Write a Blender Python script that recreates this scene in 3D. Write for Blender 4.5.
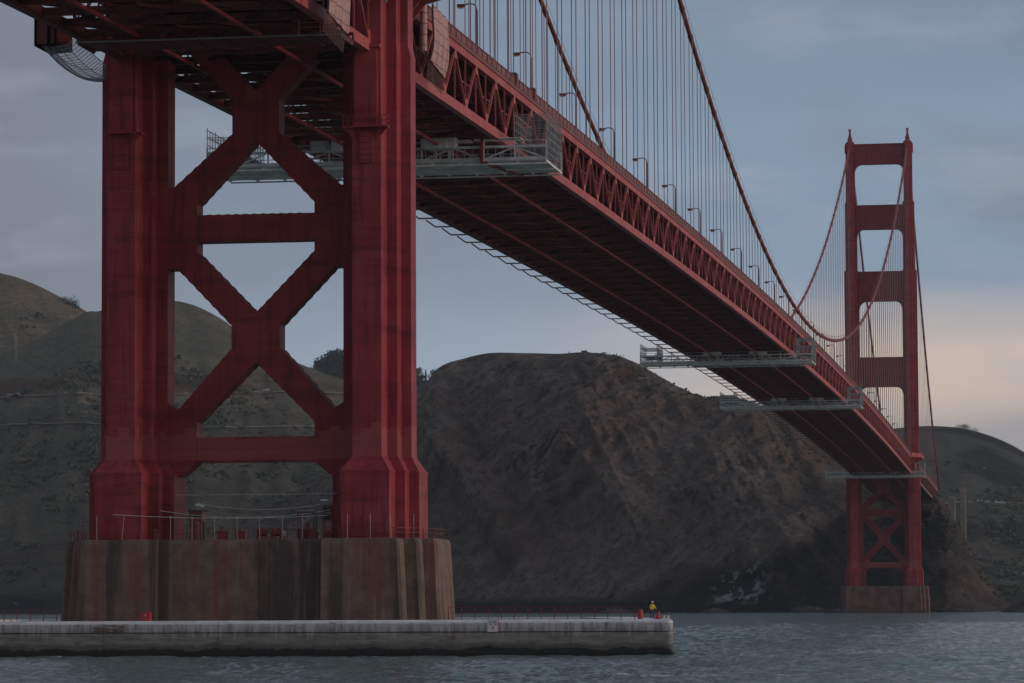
import bpy, bmesh, math, random
from math import sin, cos, radians, pi, sqrt, exp
from mathutils import Vector, Matrix, noise
random.seed(7)
for o in list(bpy.data.objects): bpy.data.objects.remove(o)
S = bpy.context.scene
COL = S.collection

# ------------------------------------------------------------------ camera
CAM = Vector((88.477, -371.859, 6.580))
YAW, PITCH, ROLL, FPX = 0.16017, 0.07444, -0.0051, 3458.2
fw = Vector((-sin(YAW)*cos(PITCH), cos(YAW)*cos(PITCH), sin(PITCH)))
r0 = Vector((cos(YAW), sin(YAW), 0)); u0 = r0.cross(fw)
rt = r0*cos(ROLL)+u0*sin(ROLL); up = u0*cos(ROLL)-r0*sin(ROLL)
cd = bpy.data.cameras.new('camera'); cam = bpy.data.objects.new('camera', cd); COL.objects.link(cam)
M = Matrix(((rt.x, up.x, -fw.x), (rt.y, up.y, -fw.y), (rt.z, up.z, -fw.z))).to_4x4()
M.translation = CAM; cam.matrix_world = M
cd.sensor_fit = 'HORIZONTAL'; cd.sensor_width = 36.0; cd.lens = FPX/1024*36.0
cd.clip_start = 1.0; cd.clip_end = 20000
S.camera = cam

# ------------------------------------------------------------------ node helper
def N(nt, t, **kw):
    n = nt.nodes.new(t)
    ins = kw.pop('ins', {})
    for k, v in kw.items(): setattr(n, k, v)
    for k, v in ins.items():
        s = n.inputs[k]
        if isinstance(v, bpy.types.NodeSocket): nt.links.new(v, s)
        else: s.default_value = v
    return n
def mth(nt, op, a, b=None, c=None, clamp=False):
    n = nt.nodes.new('ShaderNodeMath'); n.operation = op; n.use_clamp = clamp
    for i, v in enumerate((a, b, c)):
        if v is None: continue
        if isinstance(v, bpy.types.NodeSocket): nt.links.new(v, n.inputs[i])
        else: n.inputs[i].default_value = v
    return n.outputs[0]
def sstep(nt, x, a, b, lo=0.0, hi=1.0):
    n = nt.nodes.new('ShaderNodeMapRange'); n.interpolation_type = 'SMOOTHSTEP'
    nt.links.new(x, n.inputs[0])
    for i, v in enumerate((a, b, lo, hi)): n.inputs[i+1].default_value = v
    return n.outputs[0]
def mix(nt, fac, a, b, mode='MIX'):
    n = nt.nodes.new('ShaderNodeMix'); n.data_type = 'RGBA'; n.blend_type = mode
    for s, v in ((n.inputs[0], fac), (n.inputs[6], a), (n.inputs[7], b)):
        if isinstance(v, bpy.types.NodeSocket): nt.links.new(v, s)
        elif isinstance(v, (int, float)): s.default_value = v
        else: s.default_value = (v[0], v[1], v[2], 1)
    return n.outputs[2]

# ------------------------------------------------------------------ world
SUN_AZ, SUN_EL = radians(95), radians(9)       # azimuth clockwise from north (+Y)
W = bpy.data.worlds.new('World'); S.world = W; W.use_nodes = True
nt = W.node_tree; nt.nodes.clear()
tc = N(nt, 'ShaderNodeTexCoord')
sep = N(nt, 'ShaderNodeSeparateXYZ', ins={0: tc.outputs['Generated']})
X, Y, Z = sep.outputs
az = mth(nt, 'ARCTAN2', X, Y)
mp = N(nt, 'ShaderNodeMapping', ins={'Vector': tc.outputs['Generated'], 'Scale': (1.0, 1.0, 5.0)})
n1 = N(nt, 'ShaderNodeTexNoise', ins={'Vector': mp.outputs[0], 'Scale': 7.0, 'Detail': 5.0, 'Roughness': 0.5})
n2 = N(nt, 'ShaderNodeTexNoise', ins={'Vector': mp.outputs[0], 'Scale': 2.6, 'Detail': 4.0, 'Roughness': 0.5})
d1 = mth(nt, 'SUBTRACT', n1.outputs[0], 0.5); d2 = mth(nt, 'SUBTRACT', n2.outputs[0], 0.5)
azn = mth(nt, 'ADD', az, mth(nt, 'MULTIPLY', d1, 0.14))
eln = mth(nt, 'ADD', Z, mth(nt, 'MULTIPLY', d1, 0.03))
MAUVE, BLUE, PALE = (0.168, 0.180, 0.220), (0.190, 0.258, 0.355), (0.285, 0.345, 0.430)
WARM, GREY = (0.600, 0.480, 0.400), (0.300, 0.290, 0.320)
c = mix(nt, sstep(nt, azn, -0.34, -0.16), MAUVE, BLUE)
c = mix(nt, mth(nt, 'MULTIPLY', mth(nt, 'MULTIPLY', sstep(nt, eln, 0.120, 0.055), sstep(nt, azn, -0.31, -0.20)), 0.75), c, PALE)
# darker band of cloud high up on the right
c = mix(nt, mth(nt, 'MULTIPLY', sstep(nt, eln, 0.12, 0.19), 0.35), c, MAUVE)
# warm band low in the north-north-west to east
wb = mth(nt, 'MULTIPLY', sstep(nt, eln, 0.092, 0.070), sstep(nt, azn, -0.20, -0.03))
c = mix(nt, mth(nt, 'MULTIPLY', wb, 0.95), c, WARM)
gb = mth(nt, 'MULTIPLY', sstep(nt, eln, 0.062, 0.048), sstep(nt, azn, -0.10, -0.03))
c = mix(nt, mth(nt, 'MULTIPLY', gb, 0.85), c, GREY)
mp3 = N(nt, 'ShaderNodeMapping', ins={'Vector': tc.outputs['Generated'], 'Scale': (1.0, 1.0, 3.2), 'Rotation': (0, radians(9), 0)})
n3 = N(nt, 'ShaderNodeTexNoise', ins={'Vector': mp3.outputs[0], 'Scale': 5.5, 'Detail': 7.0, 'Roughness': 0.55, 'Distortion': 0.3})
c = mix(nt, mth(nt, 'MULTIPLY', mth(nt, 'MULTIPLY', sstep(nt, n3.outputs[0], 0.44, 0.62), sstep(nt, eln, 0.04, 0.11)), 0.62), c, (0.165, 0.190, 0.240))
n4 = N(nt, 'ShaderNodeTexNoise', ins={'Vector': mp3.outputs[0], 'Scale': 19.0, 'Detail': 6.0, 'Roughness': 0.55})
c = mix(nt, mth(nt, 'MULTIPLY', sstep(nt, n4.outputs[0], 0.48, 0.70), 0.28), c, (0.32, 0.36, 0.43))
# soft cloud mottling
c = mix(nt, 1.0, c, N(nt, 'ShaderNodeCombineXYZ', ins={0: mth(nt, 'ADD', mth(nt, 'MULTIPLY', d2, 0.8), 1.0), 1: mth(nt, 'ADD', mth(nt, 'MULTIPLY', d2, 0.7), 1.0), 2: mth(nt, 'ADD', mth(nt, 'MULTIPLY', d2, 0.58), 1.0)}).outputs[0], 'MULTIPLY')
# brighter eastern sky (dawn side), greyer zenith
east = mth(nt, 'MULTIPLY', sstep(nt, X, 0.2, 0.95), sstep(nt, Z, 0.75, 0.05))
c = mix(nt, mth(nt, 'MULTIPLY', east, 0.8), c, (0.62, 0.50, 0.47))
c = mix(nt, mth(nt, 'MULTIPLY', sstep(nt, Z, 0.25, 0.8), 0.7), c, (0.21, 0.235, 0.28))
sky = N(nt, 'ShaderNodeTexSky', sky_type='NISHITA', sun_disc=False, sun_elevation=SUN_EL, sun_rotation=SUN_AZ, altitude=0, air_density=1.0, dust_density=2.0, ozone_density=1.0)
SKY_K = 0.08
cl = mix(nt, 1.0, c, (1/SKY_K,)*3, 'MULTIPLY')
tot = mix(nt, 0.90, sky.outputs[0], cl)
bg = N(nt, 'ShaderNodeBackground', ins={'Color': tot, 'Strength': SKY_K})
out = N(nt, 'ShaderNodeOutputWorld', ins={'Surface': bg.outputs[0]})

# ------------------------------------------------------------------ sun, exposure
sl = bpy.data.lights.new('sun', 'SUN'); sl.energy = 0.6; sl.angle = radians(20); sl.color = (1.0, 0.86, 0.74)
so = bpy.data.objects.new('sun', sl); COL.objects.link(so); so.location = (500, 0, 400)
sd = Vector((sin(SUN_AZ)*cos(SUN_EL), cos(SUN_AZ)*cos(SUN_EL), sin(SUN_EL)))
so.rotation_euler = (-sd).to_track_quat('-Z', 'Y').to_euler()
vs = S.view_settings
vs.view_transform = 'Standard'; vs.look = 'None'; vs.gamma = 1.0; vs.exposure = 0.32; vs.use_curve_mapping = False
S.cycles.use_denoising = True; S.cycles.volume_bounces = 1; S.cycles.max_bounces = 8
HAZE = 0.000030

# ------------------------------------------------------------------ materials
def new_mat(name):
    m = bpy.data.materials.new(name); m.use_nodes = True
    t = m.node_tree; t.nodes.clear()
    o = N(t, 'ShaderNodeOutputMaterial'); b = N(t, 'ShaderNodeBsdfPrincipled')
    t.links.new(b.outputs[0], o.inputs[0]); return m, t, b
def simple(name, col, rough=0.6, var=0.15, scale=1.0, metal=0.0):
    m, t, b = new_mat(name)
    tc = N(t, 'ShaderNodeTexCoord')
    n = N(t, 'ShaderNodeTexNoise', ins={'Vector': tc.outputs['Object'], 'Scale': scale, 'Detail': 5.0})
    f = sstep(t, n.outputs[0], 0.3, 0.7)
    cc = mix(t, f, [v*(1-var) for v in col], [min(1, v*(1+var)) for v in col])
    t.links.new(cc, b.inputs['Base Color']); b.inputs['Roughness'].default_value = rough; b.inputs['Metallic'].default_value = metal
    return m
def orange_paint(name, col, fade, dark, seam=0.0, seam_h=4.2):
    """International-orange steel: weather streaks, faded patches, plate seams."""
    m, t, b = new_mat(name)
    tc = N(t, 'ShaderNodeTexCoord'); v = tc.outputs['Object']
    st = N(t, 'ShaderNodeMapping', ins={'Vector': v, 'Scale': (1.2, 1.2, 0.06)})
    ns = N(t, 'ShaderNodeTexNoise', ins={'Vector': st.outputs[0], 'Scale': 1.6, 'Detail': 6.0, 'Roughness': 0.6})
    nb = N(t, 'ShaderNodeTexNoise', ins={'Vector': v, 'Scale': 0.16, 'Detail': 6.0, 'Roughness': 0.6})
    nf = N(t, 'ShaderNodeTexNoise', ins={'Vector': v, 'Scale': 1.4, 'Detail': 5.0, 'Roughness': 0.65})
    cc = mix(t, sstep(t, nb.outputs[0], 0.40, 0.68), col, fade)
    cc = mix(t, mth(t, 'MULTIPLY', sstep(t, ns.outputs[0], 0.48, 0.68), 0.75), cc, dark)
    cc = mix(t, mth(t, 'MULTIPLY', sstep(t, nf.outputs[0], 0.55, 0.8), 0.35), cc, fade)
    if seam:
        sp = N(t, 'ShaderNodeSeparateXYZ', ins={0: v})
        zz = mth(t, 'DIVIDE', sp.outputs[2], seam_h)
        cell = mth(t, 'FLOOR', zz); fr = mth(t, 'FRACT', zz)
        wn = N(t, 'ShaderNodeTexWhiteNoise', noise_dimensions='1D', ins={'W': cell})
        cc = mix(t, mth(t, 'MULTIPLY', wn.outputs[0], 0.22), cc, dark)
        # repainted plates: tint each plate cell a little differently
        hx = mth(t, 'FLOOR', mth(t, 'DIVIDE', mth(t, 'ADD', sp.outputs[0], mth(t, 'MULTIPLY', sp.outputs[1], 1.0)), 1.17)); hz = mth(t, 'FLOOR', mth(t, 'DIVIDE', sp.outputs[2], 1.9))
        pl = N(t, 'ShaderNodeTexWhiteNoise', noise_dimensions='2D', ins={'Vector': N(t, 'ShaderNodeCombineXYZ', ins={0: hx, 1: hz}).outputs[0]})
        cc = mix(t, mth(t, 'MULTIPLY', sstep(t, pl.outputs[0], 0.72, 1.0), 0.30), cc, dark)
        cc = mix(t, mth(t, 'MULTIPLY', sstep(t, pl.outputs[0], 0.25, 0.0), 0.30), cc, fade)
        # horizontal grime bands
        nz = N(t, 'ShaderNodeTexNoise', ins={'Vector': N(t, 'ShaderNodeMapping', ins={'Vector': v, 'Scale': (0.12, 0.12, 1.0)}).outputs[0], 'Scale': 0.55, 'Detail': 7.0, 'Roughness': 0.7})
        cc = mix(t, mth(t, 'MULTIPLY', sstep(t, nz.outputs[0], 0.50, 0.64), 0.6), cc, dark)
        # primer band just above the pedestal
        edge = mth(t, 'ADD', sp.outputs[2], mth(t, 'MULTIPLY', wn.outputs[0], 0.0))
        stepz = N(t, 'ShaderNodeTexWhiteNoise', noise_dimensions='1D', ins={'W': hx})
        edge = mth(t, 'SUBTRACT', sp.outputs[2], mth(t, 'MULTIPLY', stepz.outputs[0], 1.5))
        pm_ = mth(t, 'MULTIPLY', sstep(t, edge, 11.2, 10.95), sstep(t, sp.outputs[2], 8.8, 8.9))
        cc = mix(t, mth(t, 'MULTIPLY', pm_, 0.55), cc, (0.38, 0.105, 0.10))
        line = mth(t, 'MULTIPLY', sstep(t, fr, 0.05, 0.02), seam)
        cc = mix(t, line, cc, dark)
    t.links.new(cc, b.inputs['Base Color'])
    b.inputs['Roughness'].default_value = 0.6; b.inputs['Specular IOR Level'].default_value = 0.3
    bp = N(t, 'ShaderNodeBump', ins={'Height': nf.outputs[0], 'Strength': 0.15, 'Distance': 0.2})
    t.links.new(bp.outputs[0], b.inputs['Normal'])
    return m
M_TOWER = orange_paint('tower_paint', (0.32, 0.034, 0.044), (0.38, 0.066, 0.068), (0.12, 0.020, 0.025), 0.22)
M_BRACE = orange_paint('brace_paint', (0.27, 0.030, 0.037), (0.32, 0.048, 0.050), (0.12, 0.020, 0.022), 0.25, 5.0)
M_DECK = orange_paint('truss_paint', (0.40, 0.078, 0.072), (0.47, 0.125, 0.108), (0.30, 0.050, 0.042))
M_UNDERSHADE = orange_paint('under_shade_paint', (0.120, 0.028, 0.027), (0.150, 0.038, 0.035), (0.05, 0.018, 0.020))  # bridge paint darkened: the shade below the deck is put into the colour
M_LATSHADE = orange_paint('lateral_shade_paint', (0.055, 0.018, 0.019), (0.070, 0.024, 0.024), (0.035, 0.014, 0.016))  # lateral bracing: deeper under-deck shade painted into the colour
M_LATSHADE.node_tree.nodes['Principled BSDF'].inputs['Specular IOR Level'].default_value = 0.03
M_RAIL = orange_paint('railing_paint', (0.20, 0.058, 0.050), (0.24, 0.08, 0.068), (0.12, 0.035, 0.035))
M_CABLE = orange_paint('cable_paint', (0.22, 0.050, 0.045), (0.27, 0.065, 0.055), (0.17, 0.035, 0.035))
M_ROPE = simple('rope_paint', (0.20, 0.105, 0.120), 0.6)
M_LAMP = simple('lamp_paint', (0.10, 0.04, 0.035), 0.5)
M_LENS = simple('lamp_lens', (0.55, 0.26, 0.10), 0.3)
M_ROAD = simple('asphalt', (0.05, 0.05, 0.052), 0.9)
M_GALV = simple('galvanised_steel', (0.46, 0.49, 0.50), 0.55, 0.2, 0.7)
M_GALVD = simple('dull_galvanised_steel', (0.26, 0.28, 0.285), 0.6, 0.2, 0.6)
M_PLANK = simple('platform_sheeting', (0.74, 0.70, 0.68), 0.7, 0.2, 0.35)
M_WHITE = simple('white_paint', (0.70, 0.70, 0.68), 0.5, 0.06)
M_GREY = simple('grey_paint', (0.24, 0.23, 0.22), 0.6)
M_DARK = simple('dark_rubber', (0.03, 0.03, 0.032), 0.7)
M_RED = simple('red_enamel', (0.20, 0.026, 0.028), 0.5, 0.2, 2.0)
M_BRIGHTRED = simple('bright_red_paint', (0.46, 0.036, 0.040), 0.5, 0.12, 2.0)
M_WIRE = simple('white_wire', (0.62, 0.60, 0.58), 0.5)
M_POST = simple('pale_post', (0.38, 0.30, 0.29), 0.6)
M_YELLOW = simple('yellow_jacket', (0.68, 0.50, 0.03), 0.8)
M_TROUS = simple('dark_trousers', (0.045, 0.06, 0.055), 0.9)
M_SKIN = simple('skin', (0.42, 0.26, 0.19), 0.6)
M_BARK = simple('bark', (0.06, 0.05, 0.04), 0.9)
M_LEAF = simple('dark_foliage', (0.055, 0.070, 0.060), 0.9, 0.4, 0.5)
M_TAN = simple('road_dirt', (0.15, 0.118, 0.092), 0.95, 0.25, 0.02)

def quilt_mat():
    m, t, b = new_mat('quilted_sheeting')
    tc = N(t, 'ShaderNodeTexCoord'); sp = N(t, 'ShaderNodeSeparateXYZ', ins={0: tc.outputs['Object']})
    ly = sstep(t, mth(t, 'ABSOLUTE', mth(t, 'SUBTRACT', mth(t, 'FRACT', mth(t, 'DIVIDE', sp.outputs[1], 2.9)), 0.5)), 0.46, 0.49)
    lz = sstep(t, mth(t, 'ABSOLUTE', mth(t, 'SUBTRACT', mth(t, 'FRACT', mth(t, 'DIVIDE', sp.outputs[2], 1.25)), 0.5)), 0.44, 0.48)
    n = N(t, 'ShaderNodeTexNoise', ins={'Vector': tc.outputs['Object'], 'Scale': 0.9, 'Detail': 5.0})
    base = mix(t, n.outputs[0], (0.36, 0.18, 0.165), (0.58, 0.36, 0.33))
    cc = mix(t, mth(t, 'MAXIMUM', ly, lz), base, (0.12, 0.05, 0.05))
    t.links.new(cc, b.inputs['Base Color']); b.inputs['Roughness'].default_value = 0.7
    return m
M_QUILT = quilt_mat()

def concrete_pier():
    m, t, b = new_mat('stained_pier_concrete')
    tc = N(t, 'ShaderNodeTexCoord'); v = tc.outputs['Object']
    sp = N(t, 'ShaderNodeSeparateXYZ', ins={0: v})
    st = N(t, 'ShaderNodeMapping', ins={'Vector': v, 'Scale': (1.0, 1.0, 0.035)})
    s1 = N(t, 'ShaderNodeTexNoise', ins={'Vector': st.outputs[0], 'Scale': 0.30, 'Detail': 7.0, 'Roughness': 0.6})
    s2 = N(t, 'ShaderNodeTexNoise', ins={'Vector': st.outputs[0], 'Scale': 2.4, 'Detail': 4.0, 'Roughness': 0.6})
    nb = N(t, 'ShaderNodeTexNoise', ins={'Vector': v, 'Scale': 0.5, 'Detail': 8.0, 'Roughness': 0.65})
    c = mix(t, sstep(t, nb.outputs[0], 0.3, 0.7), (0.135, 0.086, 0.066), (0.235, 0.158, 0.122))
    c = mix(t, mth(t, 'MULTIPLY', sstep(t, s1.outputs[0], 0.50, 0.60), 0.78), c, (0.058, 0.040, 0.036))
    c = mix(t, mth(t, 'MULTIPLY', sstep(t, s1.outputs[0], 0.47, 0.36), 0.65), c, (0.21, 0.062, 0.050))
    c = mix(t, mth(t, 'MULTIPLY', sstep(t, s2.outputs[0], 0.56, 0.70), 0.35), c, (0.30, 0.235, 0.185))
    # pour joints
    jz = sstep(t, mth(t, 'FRACT', mth(t, 'DIVIDE', sp.outputs[2], 2.6)), 0.05, 0.0)
    c = mix(t, mth(t, 'MULTIPLY', jz, 0.25), c, (0.05, 0.04, 0.035))
    # red paint chips washed down on the top rim
    rim = mth(t, 'MULTIPLY', sstep(t, sp.outputs[2], 13.0, 13.6), 0.5)
    c = mix(t, mth(t, 'MULTIPLY', rim, nb.outputs[0]), c, (0.45, 0.32, 0.28))
    t.links.new(c, b.inputs['Base Color']); b.inputs['Roughness'].default_value = 0.85
    bp = N(t, 'ShaderNodeBump', ins={'Height': nb.outputs[0], 'Strength': 0.4, 'Distance': 0.3}); t.links.new(bp.outputs[0], b.inputs['Normal'])
    return m
M_PIER = concrete_pier()

def concrete_fender():
    m, t, b = new_mat('fender_concrete')
    tc = N(t, 'ShaderNodeTexCoord'); v = tc.outputs['Object']
    sp = N(t, 'ShaderNodeSeparateXYZ', ins={0: v}); z = sp.outputs[2]
    st = N(t, 'ShaderNodeMapping', ins={'Vector': v, 'Scale': (1.0, 1.0, 0.10)})
    s1 = N(t, 'ShaderNodeTexNoise', ins={'Vector': st.outputs[0], 'Scale': 1.7, 'Detail': 6.0, 'Roughness': 0.75})
    s3 = N(t, 'ShaderNodeTexNoise', ins={'Vector': st.outputs[0], 'Scale': 0.25, 'Detail': 3.0})
    nb = N(t, 'ShaderNodeTexNoise', ins={'Vector': v, 'Scale': 0.6, 'Detail': 8.0, 'Roughness': 0.7})
    hz = N(t, 'ShaderNodeMapping', ins={'Vector': v, 'Scale': (0.25, 0.25, 1.6)})
    nh = N(t, 'ShaderNodeTexNoise', ins={'Vector': hz.outputs[0], 'Scale': 1.4, 'Detail': 7.0, 'Roughness': 0.7})
    c = mix(t, sstep(t, nh.outputs[0], 0.3, 0.7), (0.16, 0.148, 0.136), (0.31, 0.285, 0.262))
    # white drips from the rim, fading out down the face with a streaked edge
    drip = mth(t, 'ADD', z, mth(t, 'MULTIPLY', mth(t, 'SUBTRACT', s1.outputs[0], 0.5), 5.0))
    c = mix(t, mth(t, 'MULTIPLY', sstep(t, drip, 3.0, 4.4), 0.75), c, (0.60, 0.575, 0.59))
    c = mix(t, sstep(t, mth(t, 'ADD', z, mth(t, 'MULTIPLY', s1.outputs[0], 0.35)), 4.30, 4.42), c, (0.80, 0.79, 0.80))
    # horizontal construction joint
    j = mth(t, 'MULTIPLY', sstep(t, mth(t, 'ABSOLUTE', mth(t, 'SUBTRACT', z, 3.28)), 0.09, 0.03), 0.8)
    c = mix(t, j, c, (0.03, 0.028, 0.027))
    # rust patches
    rm = mth(t, 'MULTIPLY', sstep(t, nh.outputs[0], 0.56, 0.62), sstep(t, s3.outputs[0], 0.54, 0.62))
    vj = mth(t, 'ABSOLUTE', mth(t, 'SUBTRACT', mth(t, 'FRACT', mth(t, 'DIVIDE', mth(t, 'ADD', sp.outputs[0], 4.6), 12.2)), 0.5))
    c = mix(t, mth(t, 'MULTIPLY', sstep(t, vj, 0.010, 0.003), 0.3), c, (0.04, 0.034, 0.03))
    c = mix(t, mth(t, 'MULTIPLY', rm, 0.85), c, (0.13, 0.055, 0.04))
    px_ = sstep(t, mth(t, 'ABSOLUTE', mth(t, 'ADD', sp.outputs[0], 10.2)), 2.0, 1.4); pz_ = sstep(t, mth(t, 'ABSOLUTE', mth(t, 'SUBTRACT', z, 3.75)), 0.5, 0.35)
    spall = mth(t, 'MULTIPLY', mth(t, 'MULTIPLY', px_, pz_), sstep(t, nh.outputs[0], 0.42, 0.52))
    c = mix(t, mth(t, 'MULTIPLY', spall, 0.9), c, (0.11, 0.05, 0.038))
    # algae and tide line
    tide = mth(t, 'ADD', z, mth(t, 'MULTIPLY', mth(t, 'SUBTRACT', nb.outputs[0], 0.5), 1.0))
    tide = mth(t, 'ADD', tide, mth(t, 'MULTIPLY', mth(t, 'SUBTRACT', s3.outputs[0], 0.5), 0.9))
    c = mix(t, mth(t, 'MULTIPLY', sstep(t, tide, 2.35, 1.85), 0.65), c, (0.060, 0.052, 0.044))
    c = mix(t, mth(t, 'MULTIPLY', sstep(t, tide, 1.75, 1.5), 0.95), c, (0.013, 0.013, 0.011))
    # guano on the flat top
    g = N(t, 'ShaderNodeNewGeometry'); gz = N(t, 'ShaderNodeSeparateXYZ', ins={0: g.outputs['Normal']})
    topm = sstep(t, gz.outputs[2], 0.45, 0.75)
    c = mix(t, topm, c, mix(t, sstep(t, nb.outputs[0], 0.42, 0.62), (0.80, 0.79, 0.80), (0.55, 0.54, 0.54)))
    t.links.new(c, b.inputs['Base Color']); b.inputs['Roughness'].default_value = 0.85
    bp = N(t, 'ShaderNodeBump', ins={'Height': nh.outputs[0], 'Strength': 0.5, 'Distance': 0.25}); t.links.new(bp.outputs[0], b.inputs['Normal'])
    return m
M_FENDER = concrete_fender()
M_PYLON = simple('pale_concrete', (0.25, 0.215, 0.175), 0.9, 0.2, 0.1)

def hill_mat(name, rock_a, rock_b, grass, dark, scale=1.0, stretch=(1, 1, 1), rot=(0, 0, 0), gf=(0.5, 0.62)):
    m, t, b = new_mat(name)
    tc = N(t, 'ShaderNodeTexCoord'); v = tc.outputs['Object']
    mp = N(t, 'ShaderNodeMapping', vector_type='TEXTURE', ins={'Vector': v, 'Rotation': rot, 'Scale': stretch})
    nA = N(t, 'ShaderNodeTexNoise', ins={'Vector': mp.outputs[0], 'Scale': 0.011*scale, 'Detail': 12.0, 'Roughness': 0.72})
    nB = N(t, 'ShaderNodeTexNoise', ins={'Vector': mp.outputs[0], 'Scale': 0.055*scale, 'Detail': 11.0, 'Roughness': 0.76})
    nC = N(t, 'ShaderNodeTexNoise', ins={'Vector': v, 'Scale': 0.0065*scale, 'Detail': 8.0, 'Roughness': 0.6})
    nR = N(t, 'ShaderNodeTexNoise', noise_type='RIDGED_MULTIFRACTAL', normalize=True, ins={'Vector': mp.outputs[0], 'Scale': 0.026*scale, 'Detail': 9.0, 'Roughness': 0.62, 'Lacunarity': 2.1, 'Offset': 1.0, 'Gain': 2.0})
    nD = N(t, 'ShaderNodeTexNoise', ins={'Vector': v, 'Scale': 0.23*scale, 'Detail': 4.0, 'Roughness': 0.6})
    c = mix(t, sstep(t, nB.outputs[0], 0.42, 0.58), rock_a, rock_b)
    c = mix(t, sstep(t, nC.outputs[0], gf[0], gf[1]), c, grass)
    c = mix(t, mth(t, 'MULTIPLY', sstep(t, nA.outputs[0], 0.52, 0.68), 0.85), c, dark)
    c = mix(t, mth(t, 'MULTIPLY', sstep(t, nD.outputs[0], 0.52, 0.60), 0.85), c, dark)
    c = mix(t, mth(t, 'MULTIPLY', sstep(t, nR.outputs[0], 0.30, 0.10), 0.65), c, dark)
    c = mix(t, mth(t, 'MULTIPLY', sstep(t, nR.outputs[0], 0.55, 0.85), 0.45), c, rock_b)
    at = N(t, 'ShaderNodeAttribute', attribute_name='mask'); ms = N(t, 'ShaderNodeSeparateColor', ins={0: at.outputs['Color']})
    soil = mix(t, sstep(t, nB.outputs[0], 0.35, 0.65), (0.105, 0.058, 0.042), (0.19, 0.105, 0.07))
    c = mix(t, mth(t, 'MULTIPLY', ms.outputs[0], sstep(t, nA.outputs[0], 0.62, 0.40)), c, soil)
    c = mix(t, mth(t, 'MULTIPLY', ms.outputs[1], 0.85), c, mix(t, sstep(t, nB.outputs[0], 0.4, 0.65), (0.012, 0.014, 0.016), (0.032, 0.035, 0.034)))
    gu = mth(t, 'MULTIPLY', ms.outputs[2], sstep(t, mth(t, 'ADD', mth(t, 'MULTIPLY', nB.outputs[0], .6), mth(t, 'MULTIPLY', nD.outputs[0], .4)), 0.49, 0.54))
    c = mix(t, mth(t, 'MULTIPLY', gu, 0.9), c, (0.45, 0.45, 0.46))
    t.links.new(c, b.inputs['Base Color']); b.inputs['Roughness'].default_value = 0.95; b.inputs['Specular IOR Level'].default_value = 0.1
    b1 = N(t, 'ShaderNodeBump', ins={'Height': nA.outputs[0], 'Strength': 0.8, 'Distance': 14.0/scale})
    b2 = N(t, 'ShaderNodeBump', ins={'Height': nB.outputs[0], 'Strength': 0.9, 'Distance': 5.0/scale, 'Normal': b1.outputs[0]})
    b3 = N(t, 'ShaderNodeBump', ins={'Height': nR.outputs[0], 'Strength': 1.0, 'Distance': 5.0/scale, 'Normal': b2.outputs[0]})
    t.links.new(b3.outputs[0], b.inputs['Normal'])
    return m
M_CLIFF = hill_mat('cliff_rock', (0.074, 0.060, 0.056), (0.29, 0.228, 0.198), (0.165, 0.125, 0.088), (0.026, 0.023, 0.025), 1.0, (1.5, 1.0, 0.72), (0, radians(-43), 0), (0.52, 0.70))
M_HILL = hill_mat('grassy_hill', (0.115, 0.122, 0.090), (0.235, 0.205, 0.145), (0.31, 0.250, 0.175), (0.070, 0.088, 0.074), 0.9, (1.8, 1.2, 0.7), (0, radians(14), 0), (0.42, 0.58))
M_BLUEHILL = hill_mat('wooded_ridge', (0.05, 0.06, 0.05), (0.07, 0.08, 0.06), (0.09, 0.09, 0.07), (0.03, 0.04, 0.035), 0.6)
M_SCRUB = hill_mat('scrub_hill', (0.095, 0.102, 0.088), (0.145, 0.140, 0.118), (0.160, 0.150, 0.122), (0.055, 0.066, 0.062), 1.0, (1.5, 1, 0.8), (0, radians(22), 0))  # greyed and lightened, some distance haze is put into these colours

def water_mat():
    m, t, b = new_mat('bay_water')
    tc = N(t, 'ShaderNodeTexCoord'); v = tc.outputs['Object']
    mp = N(t, 'ShaderNodeMapping', ins={'Vector': v, 'Rotation': (0, 0, radians(20)), 'Scale': (0.6, 1.0, 1.0)})
    n1 = N(t, 'ShaderNodeTexNoise', ins={'Vector': mp.outputs[0], 'Scale': 0.5, 'Detail': 7.0, 'Roughness': 0.68})
    n2 = N(t, 'ShaderNodeTexNoise', ins={'Vector': mp.outputs[0], 'Scale': 1.9, 'Detail': 4.0, 'Roughness': 0.6})
    n3 = N(t, 'ShaderNodeTexNoise', ins={'Vector': v, 'Scale': 0.05, 'Detail': 4.0, 'Roughness': 0.6})
    h = mth(t, 'ADD', n1.outputs[0], mth(t, 'MULTIPLY', n2.outputs[0], 0.5))
    bp = N(t, 'ShaderNodeBump', ins={'Height': h, 'Strength': 0.9, 'Distance': 0.8})
    fm = N(t, 'ShaderNodeAttribute', attribute_name='foam')
    nf = N(t, 'ShaderNodeTexNoise', ins={'Vector': v, 'Scale': 1.3, 'Detail': 6.0, 'Roughness': 0.7})
    f = mth(t, 'MULTIPLY', fm.outputs['Fac'], sstep(t, nf.outputs[0], 0.48, 0.62))
    c = mix(t, n3.outputs[0], (0.108, 0.170, 0.155), (0.155, 0.222, 0.205))
    c = mix(t, f, c, (0.75, 0.78, 0.78))
    t.links.new(c, b.inputs['Base Color']); t.links.new(mth(t, 'ADD', mth(t, 'MULTIPLY', f, 0.6), 0.10), b.inputs['Roughness'])
    b.inputs['IOR'].default_value = 1.33
    t.links.new(bp.outputs[0], b.inputs['Normal'])
    return m
M_WATER = water_mat()

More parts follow.
